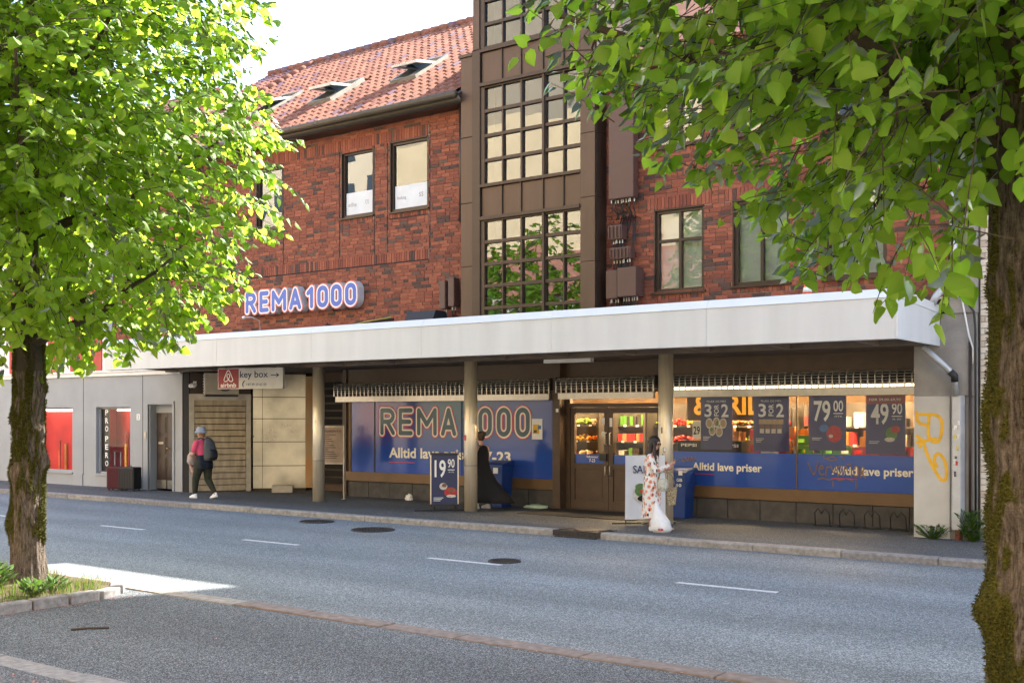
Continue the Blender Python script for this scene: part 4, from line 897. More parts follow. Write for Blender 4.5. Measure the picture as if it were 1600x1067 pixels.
for k, (x0, x1, z0, z1) in enumerate((GO[0], GO[1], GO[3])):
    f = MB(); f.box(x0, x0+.05, GY+.1, GY+.18, z0, z1); f.box(x1-.05, x1, GY+.1, GY+.18, z0, z1); f.box(x0, x1, GY+.1, GY+.18, z1-.05, z1); f.box(x0, x1, GY+.1, GY+.18, z0, z0+.05); f.box(x0-.03, x1+.03, GY-.04, GY+.1, z0-.05, z0-.002)
    wn_ = f.build('shop_window', M['grey_wall'], gb)
    MB().add([(x0, GY+.14, z0), (x1, GY+.14, z0), (x1, GY+.14, z1), (x0, GY+.14, z1)], [(0,1,2,3)]).build('pane', glass('pane_left', .0, (.97, .95, .94), ior=1.22), wn_)
    box('dark_strip', M['black'], wn_, x0+.05, x0+.40, GY+.145, GY+.155, z0+.05, z1-.05)
    for i, ch in enumerate('PROPERO'): z = z1-.22-i*(z1-z0-.2)/7.2-(.05 if i > 2 else 0); text('lettering', ch, M['print_w'], wn_, x0+.22, x0+.36, z, z+.15, GY+.137, bold=.02)
    box('backdrop', M['red_in'], wn_, x0, x1, GY+.62, GY+.64, z0, z1); box('side_backdrop', M['red_in'], wn_, x0-.02, x0, GY+.2, GY+.62, z0, z1); box('display_floor', M['white_wall'], wn_, x0, x1, GY+.2, GY+1.3, z0-.02, z0)
    for j in range(4): xx = x0+.5+(x1-x0-.6)*random.random(); box('display_goods', random.choice([PK[0], PK[1], FR[2], M['red_panel']]), wn_, xx, xx+random.uniform(.03, .10), GY+.4+j*.05, GY+.43+j*.05, z0+.02, z0+random.uniform(.4, 1.3))
    MB().tube([(x0+.5, GY+.35, z1-.08), (x1-.1, GY+.35, z1-.08)], .03, 10).build('display_lamp', M['disp'], wn_); MB().box(x0, x1, GY+.2, GY+1.3, z1, z1+.02).build('display_ceiling', M['white_wall'], wn_)
pd = MB(); pd.box(-25.0, -24.96, GY+.02, GY+.35, .1, 2.34); pd.box(-24.02, -23.97, GY+.02, GY+.35, .1, 2.34); pd.box(-24.96, -24.02, GY+.2, GY+.3, 2.12, 2.34); pd.box(-25.06, -23.92, GY-.03, GY+.05, 2.34, 2.42); pd.box(-25.08, -25.0, GY-.03, GY+.02, .1, 2.34); pd.box(-23.97, -23.9, GY-.03, GY+.02, .1, 2.34)
pd = pd.build('street_door', M['grey_wall'], gb)
M['oak'] = mat('dark_door', (.060, .042, .032), .45, var=.3, scale=6, stretch=(6, 6, .6))
for a, b_ in ((-24.95, -24.49), (-24.48, -24.03)):
    l = MB(); l.box(a, b_, GY+.22, GY+.27, .12, 2.12)
    for z0, z1 in ((.42, .95), (1.05, 1.5), (1.58, 2.02)): l.box(a+.06, b_-.06, GY+.205, GY+.22, z0, z1); l.box(a+.09, b_-.09, GY+.197, GY+.205, z0+.03, z1-.03)
    l = l.build('door_leaf', M['oak'], pd, bevel=.004); box('kick_plate', M['steel_d'], l, a+.02, b_-.02, GY+.19, GY+.2, .14, .36)
MB().tube([(-24.44, GY+.20, 1.18), (-24.44, GY+.15, 1.19), (-24.37, GY+.15, 1.19)], .014, 8).build('handle', mat('brass', (.6, .40, .12), .3, .9), pd)
box('intercom', M['steel_d'], pd, -25.13, -25.05, GY-.05, GY-.03, 1.45, 1.62); box('letter_flap', M['steel_d'], pd, -24.83, -24.62, GY+.18, GY+.193, 1.30, 1.36)
hn = one('house_number', M['white'], 'small white house number plate beside the dark street door', 'sign', (-25.4, GY, 1.9), lambda m: m.box(-25.50, -25.36, GY-.012, GY-.002, 1.93, 2.09)); text('lettering', '2', M['black'], hn, -25.46, -25.40, 1.96, 2.06, GY-.0135, bold=.01)
# upper storeys
UO = [(-41.5+3.4*i+.2, -41.5+3.4*i+1.25, 3.75, 5.6) for i in range(4)]+[(-41.5+3.4*i+.2, -41.5+3.4*i+1.25, 6.5, 8.2) for i in range(4)]
m = MB(); wall_cells(m, -42, -27.02, 3.27, 9.2, GY+.06, GY+.4, UO); m.build('upper_wall', M['white_wall'], gb)
m = MB(); m.box(-42, -27.02, 18.5, 26, 3.2, 9.1); m.box(-42, -23.62, 19.4, 26, .1, 3.2); m.build('core', M['dark'], gb)
for o in UO:
    window(gb, *o, GY+.06, 2, (1.6, 1), fw=.06, m=M['white_wall'], inside='dark')
    for a, b_ in ((o[0]-.72, o[0]-.28), (o[1]+.28, o[1]+.72)): box('red_panel', M['red_panel'], gb, a, b_, GY+.03, GY+.06, 3.29 if o[2] < 5 else 6.1, 5.75 if o[2] < 5 else 8.4)
MB().prism([(-42, 17.8, 9.2), (-42, 22, 12.0), (-42, 26, 9.2)], (14.9, 0, 0)).build('roof', TL[1], gb)
for a, b_ in ((-28.65, -28.05), (-27.75, -27.15)): box('red_panel', M['red_panel'], gb, a, b_, GY+.03, GY+.06, 3.29, 5.75)
# ------------------------------------------------------------------ buildings across the street, behind the camera (seen mirrored in the windows)
def block(label, x0, x1, y0, y1, h, m, wm, nx, nz, z0, band=None, xmin=-999):
    t = thing('office_block', label, 'building', ((x0+x1)/2, y0, 0)); wx = (x1-x0)/nx; wz = (h-z0)/nz
    box('wall', m, t, x0, x1, y1, y0, 0, h)
    for i in range(nx):
        for k in range(nz if x0+wx*i > xmin else 0): box('window', wm, t, x0+wx*(i+.36), x0+wx*(i+.64), y0, y0+.04, z0+wz*(k+.25), z0+wz*(k+.75))
    if band:
        box('cornice', band, t, x0, x1, y0, y0+.35, z0-2.2, z0-.3); box('shop_glazing', M['glz'], t, x0+.3, x1-.3, y0, y0+.1, .4, z0-2.3)
    return t
M['glz'] = mat('grey_glazing', (.42, .36, .27), .2, var=.1, spec=.6)
M['beige'] = mat('beige_render', (.62, .48, .29), .85, var=.08, scale=.7); M['beige_p'] = mat('pale_render', (.64, .52, .36), .85, var=.06, scale=.5); M['terra'] = mat('terracotta_band', (.34, .15, .10), .8, var=.15)
M['dkwin'] = mat('dark_window', (.05, .06, .07), .25, var=.1)
block('beige rendered street block opposite the brick building', -38.4, 12, -5, -19, 15.5, M['beige'], M['dkwin'], 20, 2, 9.5, M['terra'], -22)
block('tall pale tower block further up the opposite side', -66, -38.6, -6, -30, 32, M['beige_p'], M['dkwin'], 12, 12, 3.0)
block('pale end block behind the photographer to the right', 14, 44, -5, -19, 15, M['beige_p'], M['dkwin'], 8, 4, 2.5)
# ------------------------------------------------------------------ signs and fixtures on the facade
sg = thing('logo_sign', 'blue, white and red raised letter logo sign on the brick wall', 'sign', (-19.4, 18.1, 4.5))
M['sign_side'] = mat('sign_side', (.50, .50, .50), .5, var=.05); M['sign_blue'] = mat('sign_blue', (.06, .13, .50), .4, var=.05); M['sign_white'] = mat('sign_white', (.80, .80, .80), .4, var=0); M['sign_red'] = mat('sign_red', (.72, .13, .09), .4, var=0)
for i, (ch, a, b_) in enumerate((('R', -21.20, -20.93), ('E', -20.70, -20.48), ('M', -20.27, -19.87), ('A', -19.66, -19.36), ('1', -19.08, -18.96), ('0', -18.72, -18.48), ('0', -18.28, -18.04), ('0', -17.83, -17.59))):
    st = glyph(ch, a, b_, 4.58, 4.98); bd = (a-.16, b_+.16, 4.4, 5.16)
    d_ = .20; lt = plate('letter', M['sign_side'], sg, sd_strokes(st, .108), bd, .012, (0, 18.28-d_, 0), depth=d_-.01)
    plate('rim', M['sign_red'], lt, sd_strokes(st, .108), bd, .012, (0, 18.277-d_, 0)); plate('white_face', M['sign_white'], lt, sd_strokes(st, .086), bd, .012, (0, 18.274-d_, 0)); plate('blue_face', M['sign_blue'], lt, sd_strokes(st, .052), bd, .012, (0, 18.270-d_, 0))
for z in (4.62, 4.93): box('rail', M['sign_red'], sg, -19.4, -19.0, 18.2, 18.22, z, z+.025)
sl = thing('sign_lamp', 'small lamp on a bent rod below the logo sign', 'lamp', (-20.9, 18.0, 4.2))
MB().tube([(-20.9, 18.25, 3.8), (-20.9, 18.2, 4.35), (-20.95, 18.0, 4.42), (-21.15, 17.95, 4.42)], .014, 8).build('rod', M['galv'], sl, True); MB().ell((-21.17, 17.95, 4.42), .05, .05, .04).build('head', M['white'], sl, True)
ks = thing('key_box_sign', 'red and white key box sign hanging under the canopy', 'sign', (-19.8, 17.0, 2.65))
P0 = Vector((-20.75, 16.85, 0)); P1 = Vector((-19.10, 17.35, 0)); ku = (P1-P0).normalized(); kn = Vector((ku.y, -ku.x, 0)); KL = (P1-P0).length
MB().obox((P0+P1)/2+Z*2.90, (ku, kn, Z), KL/2, .04, .24).build('panel', mat('sign_panel', (.60, .58, .54), .5, var=.06), ks, bevel=.006)
MB().obox(P0+ku*.29+kn*.043+Z*2.90, (ku, kn, Z), .27, .003, .22).build('red_field', M['red_sign'], ks)
o3 = P0+kn*.048
belo = [[(.29,2.88),(.26,2.93),(.25,2.97),(.27,3.0),(.29,3.01),(.31,3.0),(.33,2.97),(.32,2.93),(.29,2.88),(.25,2.84),(.20,2.83),(.17,2.86),(.18,2.90),(.22,2.99),(.26,3.07),(.29,3.09),(.32,3.07),(.36,2.99),(.40,2.90),(.41,2.86),(.38,2.83),(.33,2.84),(.29,2.88)]]
plate('emblem', M['print_w'], ks, sd_strokes(belo, .010), (.1, .5, 2.78, 3.14), .008, o3, ux=ku, uy=(0,0,1), nrm=kn)
text('lettering', 'airbnb', M['print_w'], ks, .08, .50, 2.70, 2.80, 0, bold=.02, ux=ku, o=o3)
kb = mat('sign_navy', (.02, .035, .10), .5, var=0)
text('lettering', 'key box', kb, ks, .60, 1.34, 2.87, 3.07, 0, bold=.01, ux=ku, o=o3); text('lettering', '+47 99 29 62 00', kb, ks, .76, 1.30, 2.73, 2.79, 0, ux=ku, o=o3)
plate('arrow', kb, ks, sd_strokes([[(1.42,2.97),(1.62,2.97)],[(1.56,3.01),(1.62,2.97),(1.56,2.93)]], .010), (1.38, 1.66, 2.9, 3.05), .008, o3, ux=ku, nrm=kn)
plate('handset', kb, ks, sd_strokes([[(.72,2.84),(.68,2.80),(.67,2.75),(.69,2.71)]], .012), (.6, .78, 2.68, 2.88), .008, o3, ux=ku, nrm=kn)
for u in (.2, 1.5): MB().tube([P0+ku*u+Z*3.13, P0+ku*u+Z*3.36], .012, 6).build('hanger', M['black'], ks)
ac = thing('air_conditioner', 'beige outdoor air conditioner unit on the recess wall under the canopy', 'air conditioner', (-22.2, 18.6, 2.6))
c = Vector((-22.62, 18.45, 2.85)); MB().obox(c, (t, n, Z), .42, .15, .27).build('casing', mat('ac_beige', (.50, .44, .34), .5, var=.08), ac, bevel=.015)
MB().tube([c+n*.15+t*.08, c+n*.165+t*.08], .20, 24).build('fan_grille', M['black'], ac)
fg = MB()
for i in range(5): fg.tube([c+n*.17+t*(.08+(.04*i+.03)*math.cos(R(a)))+Z*((.04*i+.03)*math.sin(R(a))) for a in range(0, 361, 20)], .005, 5, False)
fg.build('fan_rings', M['galv'], ac, kind='stuff')
for i in range(7): MB().obox(c-t*.432+n*0+Z*(-.22+.07*i), (t, n, Z), .01, .12, .014).build('louvre', M['galv'], ac)
MB().obox(c-Z*.30, (t, n, Z), .40, .16, .02).build('bracket', M['black'], ac)
cc = thing('security_lamp', 'white twin security lamp high in the corner of the recess', 'lamp', (-23.2, 18.2, 2.7))
MB().obox((-23.25, 18.12, 2.86), (t, n, Z), .04, .04, .06).build('base', M['white'], cc); 
for s in (-1, 1): MB().cap((-23.22+.06*s, 18.06, 2.83), .045, (-23.20+.06*s, 18.0, 2.80), .055).build('head', M['white'], cc, True)
def antenna(name, label, x0, x1, y0, y1, z0, z1, cat='antenna', ribs=0):
    tt = thing(name, label, cat, ((x0+x1)/2, y1, z0)); box('housing', M['ant'], tt, x0, x1, y0, y1, z0, z1, bevel=.02)
    for k in range(ribs): xx = x0+.03+(x1-x0-.06)*k/max(1, ribs-1); box('fin', M['ant'], tt, xx-.008, xx+.008, y0-.03, y0, z0+.03, z1-.03)
    k = max(3, int((x1-x0)/.06)); rd = random.Random(label)
    for i in range(k):
        xx = x0+.04+(x1-x0-.08)*i/(k-1); yy = (y0+y1)/2+rd.uniform(-.04, .04)
        MB().tube([(xx, yy, z0), (xx, yy, z0-.07)], .013, 8).build('connector', M['conn'] if i % 2 else M['galv'], tt)
        e = xx+rd.uniform(-.08, .08); MB().tube([(xx, yy, z0-.06), (xx+rd.uniform(-.03, .03), yy, z0-.16), (e, y1+.02, z0-.26), (e+rd.uniform(-.05, .05), y1+.02, z0-.36)], .011, 6).build('cable', M['black'], tt, True)
    return tt
M['ant'] = mat('antenna_brown', (.095, .050, .040), .45, var=.08, scale=2); M['conn'] = mat('connector_pale', (.55, .52, .42), .5)
antenna('antenna_panel', 'tall brown antenna panel with cables beside the bronze tower', -10.90, -10.36, 17.98, 18.16, 6.10, 8.1)
antenna('equipment_box', 'small brown equipment box with white label on the wall', -10.92, -10.62, 18.0, 18.2, 5.35, 5.62, 'equipment box', 4)
antenna('equipment_box', 'brown finned radio unit just below the small labelled box', -10.90, -10.45, 18.02, 18.2, 4.98, 5.20, 'equipment box', 6)
antenna('radio_unit', 'slim brown radio unit low on the wall right beside the tower', -10.97, -10.72, 18.0, 18.2, 4.24, 4.78, 'radio unit', 0)
antenna('radio_unit', 'large brown box radio unit low on the wall right of the slim one', -10.66, -10.26, 17.9, 18.2, 4.25, 4.80, 'radio unit', 0)
antenna('radio_unit', 'brown radio unit low on the wall left of the bronze tower', -15.06, -14.90, 18.0, 18.2, 4.28, 4.88, 'radio unit', 0)
antenna('radio_unit', 'slim brown radio unit nearest the left edge of the tower', -14.82, -14.66, 18.0, 18.2, 4.32, 4.92, 'radio unit', 0)
wc = MB(); rd = random.Random(3)
for i in range(7): x = -10.86+i*.05; wc.tube([(x+.1, 18.24, 5.8), (x+rd.uniform(-.05, .1), 18.22, 5.3), (x+rd.uniform(-.05, .1), 18.23, 4.9), (x, 18.24, 4.3), (x, 18.24, 3.8)], .012, 6)
tag(wc.build('cable_bundle', M['black'], None, True, None, (-10.7, 18.24, 3.75)), 'bundle of black cables running down the wall between the radio units', 'cable')
o = one('cable_hood', M['black'], 'black sheet metal hood lying on the canopy left of the tower', 'hood', (-15.3, 17.9, 3.75), lambda m: (m.prism([(-15.72, 17.5, 3.75), (-15.72, 18.1, 3.75), (-15.72, 18.1, 4.24), (-15.72, 17.75, 4.24)], (.78, 0, 0))))
fc = thing('fallen_cables', 'loose black and yellow cables lying along the canopy roof', 'cable', (-16.5, 17.6, 3.8))
MB().tube([(-17.6, 17.5, 3.93), (-17.0, 17.4, 4.02), (-16.4, 17.45, 4.06), (-15.9, 17.5, 4.08)], .025, 8).build('black_cable', M['black'], fc, True); MB().tube([(-17.3, 17.4, 3.96), (-16.6, 17.38, 4.05), (-15.9, 17.45, 4.12)], .015, 8).build('yellow_cable', mat('cable_yellow', (.35, .30, .06), .6), fc, True)
for i in range(3): MB().tube([(-17.9, 17.5, 3.8), (-17.85+.05*i, 17.45, 4.05), (-17.75+.06*i, 17.4, 4.08-.03*i)], .016, 6).build('cable_end', M['black'], fc, True)
cn = thing('traffic_cone', 'small orange traffic cone standing on top of the canopy', 'cone', (-6.71, 17.2, 3.74))
m = MB(); m.loft([(-6.71, 17.2, 3.77, .115, .115), (-6.71, 17.2, 4.1, .06, .06), (-6.71, 17.2, 4.42, .025, .025)], 20); m.build('cone_body', M['orange'], cn, True); box('base', M['orange'], cn, -6.86, -6.56, 17.05, 17.35, 3.742, 3.77, bevel=.01); MB().loft([(-6.71, 17.2, 4.02, .076, .076), (-6.71, 17.2, 4.10, .062, .062)], 20).build('white_band', M['white'], cn, True)
# ------------------------------------------------------------------ street furniture on the pavement
ab = thing('a_board', 'navy pavement sign in a metal frame showing the price 19 90', 'sign', (-14.60, 17.62, .1)); au = Vector((.80, .60, 0)).normalized(); an = Vector((au.y, -au.x, 0)); ao = Vector((-14.60, 17.62, 0))
def AB(u0, u1, z0, z1, d0, d1, name, m, bev=0): return MB().obox(ao+au*((u0+u1)/2)+an*((d0+d1)/2)+Z*((z0+z1)/2), (au, an, Z), (u1-u0)/2, abs(d1-d0)/2, (z1-z0)/2).build(name, m, ab, bevel=bev)
AB(-.27, .27, .24, 1.24, -.02, .02, 'panel', M['navy']); 
for u in (-.29, .27): AB(u, u+.025, .20, 1.28, -.03, .035, 'frame_side', M['steel'], .006)
AB(-.29, .295, 1.24, 1.285, -.03, .036, 'frame_top', M['black'], .006); AB(-.29, .295, .20, .24, -.03, .036, 'frame_bottom', M['black'], .006)
ao2 = ao+an*.022
text('lettering', '19', M['print_w'], ab, -.20, .03, .78, 1.14, 0, bold=.02, ux=au, o=ao2); text('lettering', '90', M['print_w'], ab, .07, .21, .98, 1.16, 0, bold=.012, ux=au, o=ao2); AB(.07, .21, .93, .945, .0205, .0225, 'underline', M['print_w']); text('lettering', 'PR. STK', M['print_w'], ab, .09, .2, .88, .905, 0, ux=au, o=ao2)
plate('picture', PC['red'], ab, sd_ell([(.13, .48, .13, .10)]), (-.05, .27, .34, .62), .01, ao2, ux=au, nrm=an); plate('picture', PC['pale'], ab, sd_ell([(-.02, .60, .08, .07), (.14, .40, .10, .03)]), (-.12, .27, .35, .7), .01, ao2+an*.001, ux=au, nrm=an); plate('picture', PC['brown'], ab, sd_ell([(.0, .62, .05, .04), (.15, .52, .07, .04)]), (-.12, .25, .45, .7), .01, ao2+an*.002, ux=au, nrm=an)
for k in range(3): AB(-.22, -.22+.20-.03*k, .36-.03*k, .372-.03*k, .0205, .0225, 'small_print', M['print_w'])
for u in (-.22, .22): MB().tube([ao+au*u+Z*.20, ao+au*u+Z*.12], .03, 10).build('wheel', M['black'], ab)
for u in (-.24, .24): MB().tube([ao+au*u+an*.35+Z*.115, ao+au*u-an*.35+Z*.115], .012, 6).build('foot', M['black'], ab)
MB().tube([ao-au*.6+an*.15+Z*.115, ao+au*.5-an*.05+Z*.115], .012, 6).build('foot', M['black'], ab)
sb = thing('banner_stand', 'white standing salad banner behind the woman in the floral dress', 'banner', (-9.85, 17.5, .1)); so = Vector((-10.08, 17.20, 0)); su = Vector((.66, .75, 0)).normalized(); sn = Vector((su.y, -su.x, 0))
m = MB(); V = []
for i in range(9):
    for k in range(2):
        for j in range(6): V.append(so+su*(.75*i/8)+sn*(.02*math.sin(i*.9+j*.4)+(-.006 if k else 0))+Z*(.20+1.14*j/5))
for i in range(8):
    for j in range(5):
        a = i*12+j; m.f.append((a, a+12, a+13, a+1)); m.m.append(0); m.f.append((a+6, a+7, a+19, a+18)); m.m.append(0)
m.v = [tuple(p) for p in V]; m.build('cloth', mat('banner_cloth', (.72, .74, .78), .7, var=.06, scale=3), sb, True)
so2 = so+sn*.030
text('lettering', 'SALAT', M['navy'], sb, .14, .62, 1.02, 1.16, 0, bold=.012, ux=su, o=so2); text('lettering', 'REMA', M['navy'], sb, .32, .66, .27, .34, 0, bold=.02, ux=su, o=so2)
plate('picture', PC['pale'], sb, sd_ell([(.36, .66, .22, .17)]), (.1, .7, .45, .9), .012, so2, ux=su, nrm=sn); plate('picture', PC['green'], sb, sd_ell([(.36, .70, .19, .11), (.28, .78, .10, .06)]), (.1, .7, .45, .9), .012, so2+sn*.002, ux=su, nrm=sn); plate('picture', M['dark'], sb, sd_ell([(.38, .57, .16, .06)]), (.1, .7, .45, .9), .012, so2+sn*.003, ux=su, nrm=sn); plate('picture', PC['red'], sb, sd_ell([(.42, .72, .05, .04), (.3, .70, .04, .03)]), (.1, .7, .45, .9), .012, so2+sn*.004, ux=su, nrm=sn)
for u in (.02, .72): MB().tube([so+su*u-sn*.03+Z*.11, so+su*u-sn*.03+Z*1.36], .010, 6).build('pole', M['black'], sb)
MB().tube([so+su*.37-su*.55-sn*.2+Z*.115, so+su*.37+su*.62-sn*.1+Z*.115], .012, 6).build('foot', M['black'], sb); MB().tube([so+su*.37-sn*.35+Z*.115, so+su*.37+sn*.3+Z*.115], .012, 6).build('foot', M['black'], sb)
nbs = thing('notice_board', 'framed notice board on two metal legs in the dark recess', 'notice board', (-18.8, 18.55, .1)); no = Vector((-19.10, 18.45, 0)); nu = Vector((.93, .36, 0)).normalized(); nn = Vector((nu.y, -nu.x, 0))
MB().obox(no+nu*.31+Z*1.37, (nu, nn, Z), .30, .012, .42).build('board', mat('notice_paper', (.34, .25, .19), .7, var=.2, scale=6), nbs)
for z0 in (.93, 1.79): MB().obox(no+nu*.31+Z*z0, (nu, nn, Z), .33, .02, .018).build('rail', M['steel_d'], nbs)
for u in (-.01, .63): MB().tube([no+nu*u+Z*.1, no+nu*u+Z*1.82], .022, 10).build('leg', M['steel_d'], nbs); MB().tube([no+nu*u+Z*.1, no+nu*u+Z*.11], .06, 14).build('foot_plate', M['steel_d'], nbs)
text('lettering', 'LARSGÅRDEN 9-15', M['dark'], nbs, .06, .56, 1.66, 1.72, 0, bold=.01, ux=nu, o=no+nn*.014)
for k in range(12): z = 1.60-k*.05; plate('small_print', M['dark'], nbs, sd_strokes([[(.06, z), (.2+.3*random.random(), z)]], .006), (.04, .56, z-.02, z+.02), .006, no+nn*.014, ux=nu, nrm=nn)
def bin_(name, label, x, y, w_, h, m, d=.4):
    tt = thing(name, label, 'bin', (x, y, .1)); b2 = MB(); b2.prism([(x-w_/2*.86, y-d/2*.86, .1), (x+w_/2*.86, y-d/2*.86, .1), (x+w_/2*.86, y+d/2, .1), (x-w_/2*.86, y+d/2, .1)], (0, 0, .001))
    b2 = MB(); zz = (.10, h); P = [[(x-w_/2*s, y-d/2*s, z) , (x+w_/2*s, y-d/2*s, z), (x+w_/2*s, y+d/2*s, z), (x-w_/2*s, y+d/2*s, z)] for s, z in ((.84, .10), (1, h))]
    b2.add(P[0]+P[1], [(0,3,2,1),(4,5,6,7),(0,1,5,4),(1,2,6,5),(2,3,7,6),(3,0,4,7)]); b2.build('body', m, tt, bevel=.02)
    l = MB(); l.prism([(x-w_/2-.02, y-d/2-.02, h), (x-w_/2-.02, y+d/2+.02, h), (x-w_/2-.02, y+d/2+.02, h+.09), (x-w_/2-.02, y-d/2+.05, h+.04)], (w_+.04, 0, 0)); l.build('lid', m, tt, bevel=.015); return tt
M['bin_blue'] = mat('blue_bin', (.012, .045, .20), .4, var=.1)
bn = bin_('recycling_bin', 'blue recycling bin behind the post beside the floral dress', -10.0, 19.1, .50, .97, M['bin_blue']); text('lettering', 'GIB', M['print_w'], bn, -9.94, -9.82, .80, .86, 18.88, bold=.02); text('lettering', '10', M['print_w'], bn, -9.94, -9.84, .70, .76, 18.885, bold=.02); box('sheet', M['white'], bn, -9.90, -9.82, 18.88, 18.888, .92, 1.0)
bn = bin_('recycling_bin', 'blue recycling box behind the woman in black', -14.30, 19.1, .46, 1.0, M['bin_blue']); box('sheet', M['white'], bn, -14.30, -14.18, 18.88, 18.892, .82, .94)
st_ = one('metal_step', M['steel_d'], 'small metal box step standing before the steel wall', 'step', (-20.9, 19.0, .1), lambda m: m.obox((-21.35, 19.35, .19), (t2, n2, Z), .26, .14, .09), bevel=.015)
dm = one('door_mat', mat('mat_rubber', (.018, .017, .017), .9, var=.3, scale=30), 'flat black door mat before the shop entrance', 'mat', (-11.8, 18.6, .1), lambda m: m.box(-13.0, -10.4, 17.95, 19.35, .1005, .112))
def crumple(m, c, s, seed, flat=.4):
    rd = random.Random(seed); b2 = bmesh.new(); bmesh.ops.create_icosphere(b2, subdivisions=3, radius=1)
    V = []
    for v in b2.verts: p = v.co; f = 1+.35*noise.noise(p*2.3+Vector((seed, 0, 0)))+.2*noise.noise(p*6+Vector((0, seed, 0))); V.append((c[0]+p.x*s[0]*f, c[1]+p.y*s[1]*f, c[2]+max(0, (p.z*flat+.3)*s[2]*f)))
    m.add(V, [tuple(v.index for v in f.verts) for f in b2.faces]); b2.free()
one('litter_bag', mat('green_plastic', (.42, .52, .34), .5, var=.15, scale=15), 'crumpled pale green plastic bag lying by the dark door pier', 'litter', (-13.35, 19.2, .1), lambda m: crumple(m, (-13.38, 19.15, .10), (.30, .14, .12), 2), True)
one('litter_paper', M['white'], 'crumpled white paper lying at the foot of the stone base', 'litter', (-17.1, 19.2, .1), lambda m: crumple(m, (-17.05, 19.3, .10), (.10, .06, .14), 5, .7))
for i in range(4):
    x = -7.15+i*.44; m = MB()
    for s in (-1, 1): m.tube([(x+.13*s, 19.05, .105), (x+.13*s, 19.0, .34), (x+.06*s, 18.98, .42), (x, 18.98, .33)], .010, 6)
    m.tube([(x-.17, 19.05, .115), (x+.17, 19.05, .115)], .012, 6)
    tag(m.build('bicycle_rack', M['black'], None, True, None, (x, 19.05, .1)), ('leftmost', 'second from the left', 'third from the left', 'rightmost')[i]+' low black wire bicycle stand at the wall foot', 'bicycle stand', 'wire bicycle stands')
def suitcase(x, y, rz, w_, d_, h, m, label, handle):
    tt = thing('suitcase', label, 'suitcase', (x, y, .1), rz, None, True)
    MB().box(-w_/2, w_/2, -d_/2, d_/2, .05, h).build('shell', m, tt, bevel=.035)
    rb = MB()
    for k in range(6): xx = -w_/2+.05+(w_-.1)*k/5; rb.box(xx-.008, xx+.008, -d_/2-.006, d_/2+.006, .10, h-.06)
    rb.build('ribs', m, tt)
    for sx_ in (-1, 1):
        for sy_ in (-1, 1): MB().tube([(sx_*(w_/2-.05), sy_*(d_/2-.05)-.012, .028), (sx_*(w_/2-.05), sy_*(d_/2-.05)+.012, .028)], .028, 12).build('wheel', M['black'], tt)
    MB().tube([(-.05, 0, h), (-.05, 0, h+.03), (.05, 0, h+.03), (.05, 0, h)], .010, 8).build('grip', M['black'], tt)
    if handle:
        for s in (-1, 1): MB().tube([(s*.09, d_*.3, h-.02), (s*.09, d_*.3, h+.38)], .008, 8).build('telescopic_bar', M['galv'], tt)
        MB().cap((-.11, d_*.3, h+.39), .016, (.11, d_*.3, h+.39), .016).build('handle', M['black'], tt, True)
suitcase(-25.48, 17.35, R(20), .40, .26, .62, mat('maroon_fabric', (.075, .008, .014), .7, var=.15, scale=20), 'maroon suitcase with raised telescopic handle outside the red window', True)
suitcase(-25.02, 17.45, R(12), .52, .30, .62, mat('black_shell', (.012, .012, .014), .6, var=.1, scale=20), 'black hard shell suitcase beside the maroon one', False)
